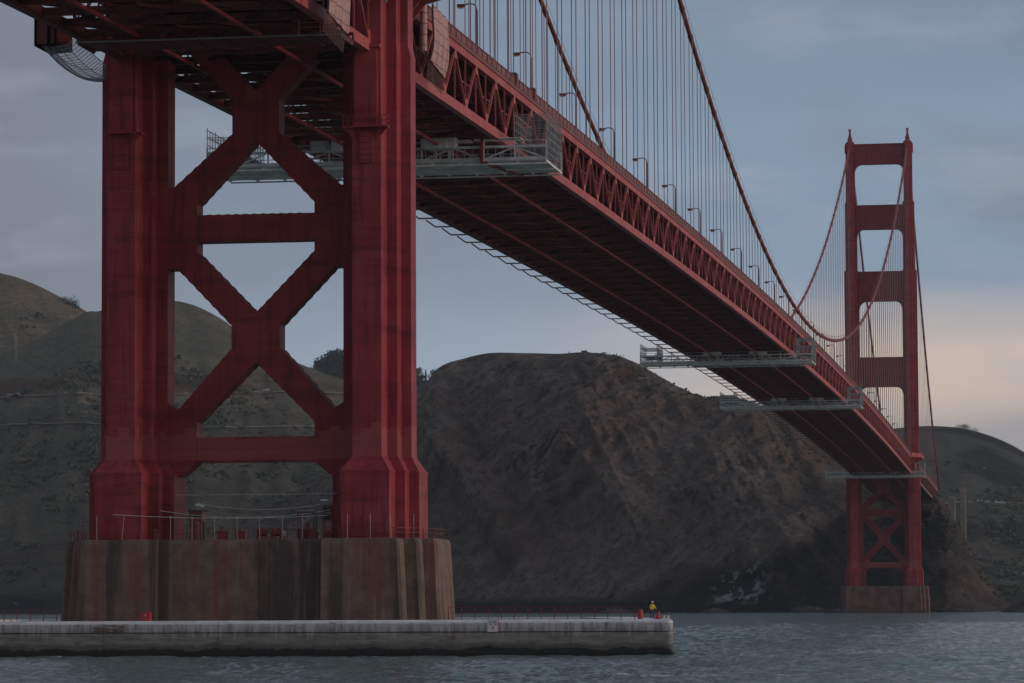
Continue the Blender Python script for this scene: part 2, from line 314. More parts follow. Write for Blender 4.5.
# ------------------------------------------------------------------ object helpers
def tag(o, label=None, cat=None, group=None, kind=None):
    if label: o['label'] = label
    if cat: o['category'] = cat
    if group: o['group'] = group
    if kind: o['kind'] = kind
    return o
def thing(name, label, cat, loc=(0, 0, 0), group=None):
    o = bpy.data.objects.new(name, None); COL.objects.link(o); o.location = loc; o.empty_display_size = 1
    return tag(o, label, cat, group)
def wloc(o):
    p = Vector((0, 0, 0))
    while o is not None: p += o.location; o = o.parent
    return p
class MB:
    """collects boxes, beams, tubes, prisms; builds ONE mesh object"""
    def __init__(s): s.v = []; s.f = []
    def add(s, vs_, fs):
        k = len(s.v); s.v += [tuple(p) for p in vs_]; s.f += [tuple(i+k for i in q) for q in fs]; return s
    def box(s, x0, x1, y0, y1, z0, z1):
        return s.add([(x0,y0,z0),(x1,y0,z0),(x1,y1,z0),(x0,y1,z0),(x0,y0,z1),(x1,y0,z1),(x1,y1,z1),(x0,y1,z1)],
                     [(0,3,2,1),(4,5,6,7),(0,1,5,4),(1,2,6,5),(2,3,7,6),(3,0,4,7)])
    def beam(s, a, b, w, h=None, ref=(0, 0, 1)):
        a, b = Vector(a), Vector(b); d = (b-a).normalized(); r = Vector(ref)
        if abs(d.dot(r)) > 0.95: r = Vector((0, 1, 0)) if abs(d.y) < .9 else Vector((1, 0, 0))
        sx = d.cross(r).normalized()*(w/2); sy = sx.cross(d).normalized()*((h or w)/2)
        P = [a-sx-sy, a+sx-sy, a+sx+sy, a-sx+sy, b-sx-sy, b+sx-sy, b+sx+sy, b-sx+sy]
        return s.add(P, [(0,3,2,1),(4,5,6,7),(0,1,5,4),(1,2,6,5),(2,3,7,6),(3,0,4,7)])
    def tube(s, pts, r, n=6, caps=True):
        pts = [Vector(p) for p in pts]; rs = r if isinstance(r, (list, tuple)) else [r]*len(pts)
        k = len(s.v); u = None
        for i, p in enumerate(pts):
            d = (pts[min(i+1, len(pts)-1)]-pts[max(i-1, 0)]).normalized()
            if u is None: u = d.cross(Vector((0, 0, 1)) if abs(d.z) < .9 else Vector((1, 0, 0))).normalized()
            u = (u-d*u.dot(d)).normalized(); w = d.cross(u)
            for j in range(n):
                a = 2*pi*j/n; s.v.append(tuple(p+u*(cos(a)*rs[i])+w*(sin(a)*rs[i])))
        for i in range(len(pts)-1):
            for j in range(n):
                a, b = k+i*n+j, k+i*n+(j+1) % n
                s.f.append((a, b, b+n, a+n))
        if caps:
            s.f.append(tuple(k+j for j in reversed(range(n)))); s.f.append(tuple(k+(len(pts)-1)*n+j for j in range(n)))
        return s
    def prism_y(s, poly, y0, y1):            # polygon in x,z extruded along y
        n = len(poly); P = [(x, y0, z) for x, z in poly]+[(x, y1, z) for x, z in poly]
        F = [tuple(range(n)), tuple(range(2*n-1, n-1, -1))]+[((i+1) % n, i, i+n, (i+1) % n+n) for i in range(n)]
        return s.add(P, F)
    def loft(s, rings, cap=True):
        n = len(rings[0]); k = len(s.v)
        for r in rings: s.v += [tuple(p) for p in r]
        for i in range(len(rings)-1):
            for j in range(n):
                a, b = k+i*n+j, k+i*n+(j+1) % n
                s.f.append((a, b, b+n, a+n))
        if cap:
            s.f.append(tuple(k+j for j in reversed(range(n)))); s.f.append(tuple(k+(len(rings)-1)*n+j for j in range(n)))
        return s
    def sphere(s, c, r, n=10, m=6, sc=(1, 1, 1)):
        rings = []
        for i in range(m+1):
            th = pi*(0.02+0.96*i/m)-pi/2
            rings.append([(c[0]+sc[0]*r*cos(th)*cos(2*pi*j/n), c[1]+sc[1]*r*cos(th)*sin(2*pi*j/n), c[2]+sc[2]*r*sin(th)) for j in range(n)])
        return s.loft(rings)
    def build(s, name, mat, parent=None, smooth=False, fix=True):
        me = bpy.data.meshes.new(name); off = wloc(parent) if parent else Vector((0, 0, 0))
        me.from_pydata([(v[0]-off.x, v[1]-off.y, v[2]-off.z) for v in s.v], [], s.f)
        if fix:
            bm = bmesh.new(); bm.from_mesh(me); bmesh.ops.recalc_face_normals(bm, faces=bm.faces); bm.to_mesh(me); bm.free()
        for mm in (mat if isinstance(mat, (list, tuple)) else [mat]): me.materials.append(mm)
        if smooth:
            for p in me.polygons: p.use_smooth = True
        o = bpy.data.objects.new(name, me); COL.objects.link(o)
        if parent: o.parent = parent
        return o
def copy_tree(o, parent=None, skip=()):
    c_ = o.copy(); COL.objects.link(c_); c_.parent = parent
    for ch in list(o.children):
        if ch.name.split('.')[0] not in skip: copy_tree(ch, c_, skip)
    return c_
def lerp(a, b, t): return a+(b-a)*t

# ------------------------------------------------------------------ bridge geometry functions
SPAN, CX, SIDE, PANEL = 1280.16, 13.7, 342.9, 15.24
SPAN = 84*PANEL
def zb(y):                                   # centre of the bottom chord
    h = SPAN/2
    if 0 <= y <= SPAN: return 66.7+6.28*(1-((y-h)/h)**2)-(2.0*((y-500)/780)**2 if y > 500 else 0)
    d = -y if y < 0 else y-SPAN
    return 66.7-0.0196*d-(2.0 if y > 0 else 0)
def zcable(y):
    h = SPAN/2
    if 0 <= y <= SPAN: return 85.8+(223.0-85.8)*((y-h)/h)**2
    d = (-y if y < 0 else y-SPAN)/SIDE
    return 223+(67.5-223)*d-38*d*(1-d)
WATER = 0.8

# ------------------------------------------------------------------ water
def water():
    rows = []; d = 205.0
    while d < 900: rows.append(d); d += 0.62*(d/240.0)**1.25
    while d < 6000: rows.append(d); d *= 1.02
    NC = 520; me = bpy.data.meshes.new('water'); V = []; F = []; foam = []
    for d in rows:
        amp = 1.0 if d < 700 else max(0.0, 1-(d-700)/500)
        for j in range(NC+1):
            t_ = j/NC; a = -0.335+0.36*t_
            # azimuth fan that always covers the view and opens at both sides
            if j == 0: a = -0.95
            if j == NC: a = 0.95
            x = CAM.x+d*math.tan(a) if abs(a) < .6 else CAM.x+d*math.tan(a)
            y = CAM.y+d
            h = 0.0; fo = 0.0
            if amp > 0:
                p = Vector((x*0.19+y*0.06, y*0.24-x*0.08, 3.1))
                h = noise.fractal(p, 0.9, 2.1, 5, noise_basis='PERLIN_ORIGINAL')
                h = (h*0.30+0.16*abs(noise.noise(Vector((x*.55, y*.7, 1.7)))))*amp
                q = noise.noise(Vector((x*0.11+7, y*0.10, 9.2)))*0.6+noise.noise(Vector((x*.021, y*.014, 4.2)))*0.5
                fo = max(0.0, min(1.0, (h-0.10)*6+(q-0.40)*5)) if (q > 0.33 and h > 0.02) else 0.0
                # wash against the fender wall
                if -52 < x < 52 and -28 < y < -24.0: fo = max(fo, 0.75*max(0, min(1, 0.35+2.2*noise.noise(Vector((x*.3, y*.4, 2.2))))))
            V.append((x, y, WATER+h-1.4*max(0.0, min(1.0, (d-420)/1150)))); foam.append(fo)
    n = NC+1
    for i in range(len(rows)-1):
        for j in range(NC):
            a = i*n+j; F.append((a, a+1, a+n+1, a+n))
    # near water under and behind the camera
    k = len(V)
    V += [(CAM.x-900, CAM.y-110, WATER-0.25), (CAM.x+900, CAM.y-110, WATER-0.25), (CAM.x+900, CAM.y+206, WATER-0.25), (CAM.x-900, CAM.y+206, WATER-0.25)]
    foam += [0]*4; F.append((k, k+1, k+2, k+3))
    me.from_pydata(V, [], F); me.materials.append(M_WATER)
    at = me.attributes.new('foam', 'FLOAT', 'POINT'); at.data.foreach_set('value', foam)
    me.polygons.foreach_set('use_smooth', [True]*len(me.polygons))
    o = bpy.data.objects.new('water', me); COL.objects.link(o); tag(o, kind='structure')
water()
sb = MB(); sb.add([(-1500, -500, -4), (900, -500, -4), (900, 4150, -4), (-1500, 4150, -4)], [(0, 1, 2, 3)])
tag(sb.build('ground', simple('sea_bed', (0.05, 0.05, 0.045), 0.95), fix=False), kind='structure')

# ------------------------------------------------------------------ hills
def resample(P, n):
    out_ = []; m = len(P)-1
    for i in range(n):
        t_ = i/(n-1)*m; k = min(int(t_), m-1); f = t_-k
        p0, p1, p2, p3 = P[max(k-1, 0)], P[k], P[k+1], P[min(k+2, m)]
        out_.append(tuple(0.5*(2*b+(c_-a)*f+(2*a-5*b+4*c_-d)*f*f+(3*b-a-3*c_+d)*f**3) for a, b, c_, d in zip(p0, p1, p2, p3)))
    return out_
class Hill:
    def __init__(s, name, ridge, foot, mat, nu, nv, prof, amp, gul, maskfn, back=260, backdrop=0.55, seed=0.0, rough=1.0, ridge_n=1.0, crag=0.0):
        s.crag = crag
        s.R, s.F = resample(ridge, nu), resample(foot, nu)
        s.nu, s.nv, s.prof, s.amp, s.gul, s.seed, s.rough, s.rn = nu, nv, prof, amp, gul, seed, rough, ridge_n
        V = []; F = []; mk = []
        nb_ = 14
        for j in range(nv+1+nb_):
            for i in range(nu):
                if j <= nv:
                    p = s.pt(i, j/nv)
                else:
                    t_ = (j-nv)/nb_; q = s.pt(i, 1.0)
                    z0 = -3.0
                    p = Vector((q.x, q.y+back*t_, lerp(q.z, lerp(q.z, z0, backdrop), t_*t_*(3-2*t_)*1.0)))
                V.append(p); mk.append(maskfn(i/(nu-1), min(j/nv, 1.0), p) if maskfn else (0, 0, 0))
        tot = nv+nb_
        for j in range(tot):
            for i in range(nu-1):
                a = j*nu+i; F.append((a, a+1, a+nu+1, a+nu))
        me = bpy.data.meshes.new(name); me.from_pydata([tuple(p) for p in V], [], F); me.materials.append(mat)
        ca = me.color_attributes.new('mask', 'FLOAT_COLOR', 'POINT')
        flat = []
        for q in mk: flat += [q[0], q[1], q[2], 1.0]
        ca.data.foreach_set('color', flat)
        me.polygons.foreach_set('use_smooth', [True]*len(me.polygons))
        o = bpy.data.objects.new(name, me); COL.objects.link(o); tag(o, kind='structure'); s.o = o
    def pt(s, i, v):
        i0 = max(0, min(s.nu-2, int(i))); f = i-i0
        r = [lerp(a, b, f) for a, b in zip(s.R[i0], s.R[i0+1])]; q = [lerp(a, b, f) for a, b in zip(s.F[i0], s.F[i0+1])]
        x, y = lerp(q[0], r[0], v), lerp(q[1], r[1], v); zr = r[2]; zf = -3.0
        z = zf+(zr-zf)*s.prof(v)
        P = Vector((x, y, z))
        w = min(1.0, 4*v*(1-v))**0.7*min(1.0, max(zr, 0)/70.0)
        big = noise.fractal(Vector((x*.008+s.seed, y*.004, z*.008)), 1.0, 2.0, 5)
        # gullies running down the slope, slanting
        g = noise.ridged_multi_fractal(Vector((x*.013+z*.011+s.seed, y*.002, z*.003)), 0.9, 2.1, 6, 1.0, 2.0)
        fine = noise.fractal(Vector((x*.05+s.seed, y*.05, z*.05)), 0.8, 2.2, 5)
        g2 = noise.ridged_multi_fractal(Vector((x*.045+z*.035+s.seed, y*.004, z*.012)), 0.9, 2.1, 4, 1.0, 2.0)
        dz = w*(s.amp*big+s.gul*(g-1.0)*0.5+s.gul*.26*(g2-1.0))+s.rough*(0.25*w+0.04*s.rn)*4.0*fine
        if s.crag:
            q = Vector(((x*.72-z*.69)*.075, y*.01, (x*.69+z*.72)*.030+s.seed))
            cr = noise.ridged_multi_fractal(q, 0.75, 2.2, 6, 1.0, 2.0)
            dz += w*s.crag*(cr-1.1)+w*s.crag*.35*noise.fractal(Vector((x*.16, z*.16, y*.05)), .7, 2.1, 4)
        return Vector((x, y-dz*0.9, z+dz*0.5*(1 if v < .97 else .4)))
def sm(a, b, x):
    t_ = max(0.0, min(1.0, (x-a)/(b-a))); return t_*t_*(3-2*t_)
# far hill with a lone bush, behind
RA = [(-1300,2750,250),(-1101,2750,303.1),(-1022,2750,322.2),(-952,2720,322.9),(-888,2700,310.4),(-859,2700,301.4),(-828,2700,286.0),(-811,2700,276.4),(-780,2690,254.8),(-739,2680,233.2),(-692,2680,206.9),(-600,2680,160)]
FA = [(p[0]*0.8, 2250) for p in RA]
hA = Hill('far_hill', RA, FA, M_HILL, 150, 50, lambda v: v**0.9, 9, 10, lambda u, v, p: (0.25*sm(.4, .7, noise.noise(p*.006)+.5), 0.0, 0), 400, .5, 3.3, 1.0)
RB = [(-1050,2300,150),(-928,2300,172.8),(-827,2350,195.2),(-786,2380,210.5),(-757,2400,226.5),(-725,2420,247.4),(-712,2420,249.0),(-677,2420,255.9),(-656,2420,257.2),(-634,2420,253.4),(-608,2400,242.1),(-588,2380,229.5),(-558,2350,212.9),(-513,2300,193.4),(-473,2280,178.9),(-425,2260,169.1),(-392,2250,161.9),(-345,2250,144.3),(-298,2250,128.3)]
FB = [(-760,1600),(-661,1600),(-574,1600),(-537,1600),(-512,1600),(-485,1600),(-476,1600),(-457,1620),(-442,1620),(-427,1620),(-412,1620),(-401,1620),(-384,1620),(-360,1620),(-333,1620),(-300,1620),(-277,1620),(-241,1620),(-206,1620)]
def maskB(u, v, p):
    z = p.z
    cut = sm(158, 166, z)*sm(190, 176, z+6*noise.noise(p*.02))*(0.55+0.45*sm(.3, .6, noise.noise(p*.01)+.5))
    low = sm(70, 25, z)*0.5*sm(.35, .65, noise.noise(p*.008)+.5)
    green = sm(162, 140, z)*0.45
    return (min(1, cut*.9+low), min(1, green+sm(14, 6, z)*.9), 0)
hB = Hill('grassy_hill', RB, FB, M_HILL, 220, 90, lambda v: 0.85*v+0.15*v*v, 9, 12, maskB, 300, .4, 8.1, 1.2)
R2 = [(-1050,3600,225),(-960,3600,238),(-879,3600,252.4),(-830,3600,261.1),(-782,3600,272.2),(-752,3600,274.1),(-686,3600,264.8),(-639,3600,261.8),(-591,3600,256.4),(-520,3600,247.1),(-400,3600,215)]
hC = Hill('wooded_ridge', R2, [(p[0]*.9, 3150) for p in R2], M_BLUEHILL, 90, 24, lambda v: v, 6, 6, None, 350, .5, 5.0)
R3 = [(-330,2900,90),(-184,2900,127.4),(-127,2900,150.4),(-89,2900,163.2),(-47,2900,167.3),(-14,2900,165.0),(9,2900,159.1),(28,2900,151.4),(45,2900,141.8),(78,2900,119.9),(132,2850,76.3),(201,2800,38.7),(320,2800,15)]
F3 = [(-150,1900),(-102,1900),(-62,1900),(-36,1900),(-7,1900),(16,1900),(32,1900),(44,1900),(57,1900),(80,1900),(118,1900),(169,1900),(240,1900)]
def mask3(u, v, p):
    d = sm(.40, .62, noise.fractal(p*.007, 1, 2, 4)+.5)
    return (0.5*sm(.45, .6, noise.noise(p*.012+Vector((4, 0, 0)))+.5)*sm(95, 60, p.z), d*.8, 0)
h3 = Hill('scrub_hill', R3, F3, M_SCRUB, 160, 90, lambda v: 0.55*v+0.45*sm(.45, 1, v), 9, 9, mask3, 300, .4, 1.7, 1.4)
R1 = [(-560,1580,-3),(-509,1590,0.0),(-476,1600,5.1),(-436,1610,24.9),(-403,1620,47.1),(-374,1625,64.7),(-344,1630,83.5),(-316,1640,112.0),(-293,1640,130.1),(-280,1640,144.1),(-266,1650,150.0),(-251,1650,152.7),(-230,1650,152.3),(-209,1650,151.4),(-184,1640,149.7),(-166,1635,145.5),(-148,1630,136.1),(-129,1620,125.4),(-114,1615,120.8),(-99,1610,119.2),(-84,1600,114.4),(-69,1590,107.4),(-46,1580,95.3),(-23,1570,81.1),(0,1560,67.7),(14,1550,63.0),(21,1520,56.5),(26,1500,47.9),(35,1480,32.5),(43,1460,18.1),(53,1430,6.5),(59,1400,0.5),(66,1390,-3)]
F1 = [(-560,1570),(-503,1570),(-464,1560),(-418,1540),(-378,1520),(-345,1500),(-312,1480),(-280,1460),(-258,1450),(-244,1440),(-228,1430),(-213,1420),(-193,1410),(-173,1400),(-151,1390),(-134,1380),(-118,1375),(-103,1370),(-89,1365),(-76,1360),(-63,1355),(-50,1350),(-30,1345),(-10,1340),(9,1335),(22,1335),(27,1335),(31,1338),(38,1340),(46,1345),(54,1350),(60,1355),(68,1360)]
def mask1(u, v, p):
    x, z = p.x, p.z
    n = noise.noise(p*.02)
    # scrubby dark foot rising to the right
    lim = 4+max(0, (x+140))*0.36
    damp = sm(lim+6, lim-10, z+12*n)
    if x > 24: damp *= sm(60, 26, x)
    damp = max(damp, sm(9, 4, z))
    gu = sm(-98, -88, x)*sm(-58, -70, x)*sm(3, 6, z)*sm(27, 17, z-6*noise.noise(p*.06))*(.65+.35*sm(-.3, .1, noise.noise(p*.045)))
    soil = 0.35*sm(.55, .75, noise.noise(p*.011+Vector((9, 0, 0)))+.5)+sm(-330, -380, x)*0.7
    soil += 0.9*sm(8, 2, abs((x+166)-(145-z)*0.35))*sm(126, 134, z)
    tan_ = sm(10, 40, x)
    return (min(1, soil+tan_*.5), damp*(1-.55*tan_), gu)
h1 = Hill('headland_cliff', R1, F1, M_CLIFF, 520, 170, lambda v: 1-(1-v)**1.55 if v < 1 else 1.0, 13, 22, mask1, 240, .75, 0.4, 1.6, 0.5, 3.4)

# hillside roads follow the slopes
def hill_road(h, zfn, i0, i1, wid, mat, step=2, lift=0.8):
    pts = []
    for i in range(i0, i1, step):
        z = zfn(i); lo, hi = 0.0, 1.0
        for _ in range(30):
            m_ = (lo+hi)/2
            if h.pt(i, m_).z < z: lo = m_
            else: hi = m_
        pts.append(h.pt(i, lo))
    mb = MB(); L = []
    for p in pts: L.append(((p.x, p.y-wid*.45, p.z-0.15*wid+lift), (p.x, p.y+wid*.55, p.z+lift+0.5)))
    V = [q for a in L for q in a]
    mb.add(V, [(2*i, 2*i+2, 2*i+3, 2*i+1) for i in range(len(L)-1)])
    return tag(mb.build('hill_road', mat, fix=False), kind='structure'), pts
_, roadL = hill_road(hB, lambda i: 164+2*sin(i*.05), 5, 190, 9, M_TAN)
hill_road(hB, lambda i: 136+4*sin(i*.03+1), 5, 190, 3.0, M_TAN)
_, roadR = hill_road(h3, lambda i: 86+1.0*sin(i*.2), 40, 150, 8, M_TAN)

M_ROCK = simple('wet_dark_rock', (0.040, 0.034, 0.033), 0.9, 0.4, 0.4)
# sea rock at the right edge
mb = MB()
rings = []
for k in range(9):
    t_ = k/8; ring = []
    for j in range(28):
        a = 2*pi*j/28
        r = (1-t_**1.6)*(1+0.28*noise.noise(Vector((cos(a)*2, sin(a)*2, t_*3))))+0.02
        ring.append((72+17*r*cos(a), 1258+13*r*sin(a), -3+11.0*t_+0.9*noise.noise(Vector((cos(a)*3, sin(a)*3, t_*4)))))
    rings.append(ring)
mb.loft(rings)
tag(mb.build('sea_rock', M_ROCK, smooth=False), 'low dark rounded rock standing in the water at the right edge', 'rock')
for k, (x, y, r) in enumerate([(-140, 1362, 5), (-88, 1348, 4), (-40, 1338, 6), (-19, 1268, 5.0), (32, 1322, 5)]):
    mb = MB(); rings = []
    for q in range(5):
        t_ = q/4
        rings.append([(x+r*1.7*(1-t_**2*.95)*cos(2*pi*j/14)*(1+.75*noise.noise(Vector((j*.63+.3, q*.7, k*3.1)))), y+r*(1-t_**2*.95)*sin(2*pi*j/14), -1+(r*.42+1)*t_*(1+.45*noise.noise(Vector((j*.9, q*.4, k*2.3))))) for j in range(14)])
    mb.loft(rings)
    tag(mb.build('shore_rock', M_ROCK), ['low dark rock at the waterline left of the white-stained cliff foot', 'dark rock at the waterline under the white-stained cliff foot', 'wide dark rock just left of the distant pier', 'small dark rock touching the left side of the distant pier', 'dark rock at the waterline right behind the distant pier'][k], 'rock', 'rocks along the far shoreline')

# ------------------------------------------------------------------ towers
def prof(cx_, a, d, z):
    (a1, a2, a3), (d1, d2, d3) = a, d
    P = [(a1, -d1), (a1, -d2), (a2, -d2), (a2, -d3), (a3, -d3), (a3, d3), (a2, d3), (a2, d2), (a1, d2), (a1, d1),
         (-a1, d1), (-a1, d2), (-a2, d2), (-a2, d3), (-a3, d3), (-a3, -d3), (-a2, -d3), (-a2, -d2), (-a1, -d2), (-a1, -d1)]
    return [(cx_+x, y, z) for x, y in P]
A0, D0 = (1.60, 2.70, 3.78), (7.2, 3.9, 1.5)
def tower():
    T = thing('bridge_tower', 'near red bridge tower with crossed braces filling the left of the view', 'bridge tower', (0, 0, 13.2), 'red suspension bridge towers')
    for s in (-1, 1):
        c_ = s*CX
        off = lambda A, k: tuple(v+k for v in A)
        L = MB()
        R_ = []
        for z, A, D in ((21.6, A0, D0), (66.4, A0, D0), (67.4, (1.6, 2.65, 3.5), D0), (162.3, (1.6, 2.65, 3.5), D0), (162.9, (1.25, 2.05, 2.8), (6.2, 3.5, 1.3)),
                        (195.0, (1.25, 2.05, 2.8), (6.2, 3.5, 1.3)), (195.6, (.95, 1.6, 2.1), (4.8, 3.0, 1.1)), (218.5, (.95, 1.6, 2.1), (4.8, 3.0, 1.1)),
                        (219.2, (1.2, 1.9, 2.55), (5.1, 3.2, 1.3)), (223.0, (1.2, 1.9, 2.55), (5.1, 3.2, 1.3)), (224.6, (.7, 1.1, 1.5), (3.8, 2.4, .9))):
            R_.append(prof(c_, A, D, z))
        L.loft(R_); leg = L.build('leg', M_TOWER, T)
        Pd = MB(); k = 1.02
        Pd.loft([prof(c_, off(A0, k), off(D0, k), 13.2), prof(c_, off(A0, k), off(D0, k), 20.5), prof(c_, off(A0, .03), off(D0, .03), 22.1)])
        for zz in (20.42,): Pd.loft([prof(c_, off(A0, k+.06), off(D0, k+.06), zz-.12), prof(c_, off(A0, k+.06), off(D0, k+.06), zz+.1)])
        Pd.build('pedestal', M_TOWER, leg)
        Fi = MB()
        Fi.box(c_-1.0, c_+1.0, -2.6, 2.6, 224.5, 226.0); Fi.tube([(c_, 0, 226), (c_, 0, 227.2), (c_, 0, 228.6), (c_, 0, 230.4)], [1.0, .75, .45, .35], 8)
        Fi.tube([(c_, 0, 229.4), (c_, 0, 230.6)], [.65, .65], 8)
        Fi.build('finial', M_TOWER, leg)
        # inspection housing bolted on the front of the leg, with two small balconies, and the ladder plate below
        H = MB()
        xo = c_-0.0
        H.box(xo-1.25, xo+1.25, -7.65, -7.203, 58.0, 66.3); H.box(xo-1.25, xo+1.25, -8.15, -7.203, 57.6, 58.0)
        H.box(xo-1.6, xo+1.6, -7.95, -7.203, 66.3, 66.7)
        H.build('inspection_housing', M_TOWER, leg)
        for q in ((-1, 1) if s > 0 else (1,)):
            Bc = MB()
            x0_, x1_ = sorted((xo+q*1.25, xo+q*2.5))
            Bc.box(x0_, x1_, -8.1, -6.7, 57.55, 57.75); Bc.prism_y([(xo+q*1.3, 57.55), (xo+q*2.4, 57.55), (xo+q*1.3, 56.3)], -7.6, -7.4)
            for zz in (58.3, 58.85): Bc.beam((x0_, -8.05, zz), (x1_, -8.05, zz), .08); Bc.beam((xo+q*2.46, -8.05, zz), (xo+q*2.46, -6.8, zz), .08)
            for px_ in (x0_+.05, (x0_+x1_)/2, x1_-.05): Bc.beam((px_, -8.05, 57.7), (px_, -8.05, 58.9), .09)
            Bc.build('balcony', M_TOWER, leg)
        Ld = MB(); Ld.box(xo-.75, xo+.75, -7.4, -7.203, 53.8, 57.3)
        for q in range(5): Ld.box(xo-.62, xo+.62, -7.53, -7.4, 54.1+q*.65, 54.42+q*.65)
        Ld.build('ladder_plate', M_TOWER, leg)
        Dr = MB()
        for xx in (-.55,): Dr.box(c_+xx-.55, c_+xx+.55, -8.30, -8.222, 13.3, 15.6); Dr.box(c_+xx-.62, c_+xx+.62, -8.28, -8.222, 15.6, 15.75)
        Dr.build('door', M_BRACE, leg)
    # bracing (front of the plane at y -1.35)
    def arm(p0, p1, q0, q1, name='diagonal_brace'):
        """p0->p1 outer edge, q0->q1 inner edge, in x,z; scalloped lacing on both edges"""
        m_ = MB(); m_.prism_y([p0, q0, q1, p1], -1.28, 1.28)
        for a, b, sg in ((p0, p1, 1), (q0, q1, -1)):
            a2, b2 = Vector(a), Vector(b); L_ = (b2-a2).length; n_ = max(1, int(L_/1.15)); d = (b2-a2)/L_
            nn = Vector((d.y, -d.x)); mid = (Vector(p0)+Vector(q1))/2
            if nn.dot(a2-mid) < 0: nn = -nn
            for k_ in range(n_):
                t0 = a2+d*(L_*(k_+.22)/n_); t1 = a2+d*(L_*(k_+.78)/n_); o1 = t0+nn*.055+d*.12; o2 = t1+nn*.055-d*.12
                m_.prism_y([tuple(t0), tuple(t1), tuple(o2), tuple(o1)], -1.26, -1.05); m_.prism_y([tuple(t0), tuple(t1), tuple(o2), tuple(o1)], 1.05, 1.26)
        return m_.build(name, M_BRACE, T)
    for s in (-1, 1):
        f = lambda x, z: (s*x, z)
        arm(f(-2.6, 61.9), f(-9.93, 69.8), f(-.05, 62.75), f(-6.9, 70.4))
        arm(f(-2.6, 58.2), f(-9.3, 52.3), f(-.05, 57.3), f(-6.65, 50.4))
        arm(f(-8.8, 43.2), f(-2.65, 36.8), f(-6.65, 45.0), f(-.05, 38.25))
        arm(f(-2.65, 34.4), f(-9.93, 26.3), f(-.05, 32.75), f(-6.65, 26.2))
        G = MB(); g = [f(-9.93, 52.2), f(-9.3, 52.3), f(-6.65, 50.7), f(-6.65, 44.7), f(-8.75, 43.2), f(-9.93, 43.2)]
        G.prism_y(g, -1.35, 1.35); G.build('gusset', M_BRACE, T)
        G = MB(); g = [f(-9.93, 28.3), f(-6.65, 26.2), f(-6.65, 21.75), f(-8.4, 20.3), f(-9.93, 20.3)]
        if True: G.prism_y(g, -1.35, 1.35)
        G.build('gusset', M_BRACE, T)
    G = MB(); G.prism_y([(-2.65, 61.95), (-.6, 63.0), (.6, 63.0), (2.65, 61.95), (2.65, 58.15), (.6, 57.2), (-.6, 57.2), (-2.65, 58.15)], -1.35, 1.35); G.build('gusset', M_BRACE, T)
    G = MB(); G.prism_y([(-2.72, 36.9), (-.7, 38.3), (.7, 38.3), (2.72, 36.9), (2.72, 34.3), (.7, 32.65), (-.7, 32.65), (-2.72, 34.3)], -1.35, 1.35); G.build('gusset', M_BRACE, T)
    for z0, z1, pl in ((46.2, 49.2, (-2.0, 2.2)), (21.8, 24.55, (-1.8, 1.9))):
        St = MB(); St.box(-6.64, 6.64, -1.2, 1.2, z0, z1)
        for k_ in range(11):
            x = -5.6+k_*1.02
            St.prism_y([(x, z1), (x+.62, z1), (x+.5, z1+.055), (x+.12, z1+.055)], -1.18, -.95); St.prism_y([(x, z0), (x+.12, z0-.055), (x+.5, z0-.055), (x+.62, z0)], -1.18, -.95)
        St.box(pl[0], pl[1], -1.24, -1.198, z0+.08, z1-.08)
        St.build('strut', M_BRACE, T)
    # portal struts above the roadway, haunched at the legs
    for z0, z1, hw in ((107.3, 120.7, 10.25), (148.0, 161.5, 10.25), (182.3, 193.2, 10.95), (213.5, 222.5, 11.65)):
        P_ = MB(); hz = 4.2
        poly = [(-hw, z1), (hw, z1), (hw, z0-hz)]
        for k_ in range(1, 6): a = pi/2*k_/5; poly.append((hw-hz*.75*(1-cos(a)), z0-hz*(1-sin(a))))
        for k_ in range(5, 0, -1): a = pi/2*k_/5; poly.append((-hw+hz*.75*(1-cos(a)), z0-hz*(1-sin(a))))
        poly.append((-hw, z0-hz))
        P_.prism_y(poly, -2.0, 2.0)
        for k_ in range(9): x = -hw*.8+k_*hw*.2; P_.box(x-.25, x+.25, -2.25, -1.998, z0+.6, z1-.6)
        P_.box(-hw+.05, hw-.05, -2.4, 2.4, z1, z1+.7)
        P_.build('portal_strut', M_BRACE, T)
    return T
T1 = tower()
T2 = copy_tree(T1); T2.location.y = SPAN
T2.location.z -= 1.3; T2.scale.z = 1.006
T2['label'] = 'distant red bridge tower standing before the cliff at the far end of the span'

# ------------------------------------------------------------------ piers
def pier():
    P = thing('tower_pier', 'stained brown concrete pier carrying the near red tower', 'bridge pier', (0, 0, 0), 'concrete piers under the bridge towers')
    def blk(s):
        a1l, a1r = (-9.1, -17.9) if s < 0 else (9.1, 17.9)
        # stepped outer end, plain inner end; batter at the foot
        def ring(z, k):
            F1_, F2_, F3_ = 9.3+k, 6.6+k, 4.2+k
            inn, o1, o2, o3 = 9.1-.0, 17.6+k, 19.2+k, 20.75+k
            pts = [(inn, -F1_), (o1-.3, -F1_), (o1, -F1_+.3), (o1, -F2_), (o2-.3, -F2_), (o2, -F2_+.3), (o2, -F3_), (o3-.3, -F3_), (o3, -F3_+.3), (o3, F3_), (o2, F3_), (o2, F2_), (o1, F2_), (o1, F1_), (inn, F1_)]
            return [(s*x, y, z) for x, y in pts]
        m_ = MB(); m_.loft([ring(-3, .55), ring(4.5, .42), ring(12.7, 0), ring(13.12, -.12), ring(13.22, -.4)])
        m_.build('pier_end', M_PIER, P)
    blk(-1); blk(1)
    def ringm(z, k): return [(-9.3, -8.1-k, z), (9.3, -8.1-k, z), (9.3, 7.5+k, z), (-9.3, 7.5+k, z)]
    m_ = MB(); m_.loft([ringm(-3, .5), ringm(4.5, .38), ringm(12.8, 0), ringm(13.12, -.12), ringm(13.2, -.4)]); m_.build('pier_wall', M_PIER, P)
    return P
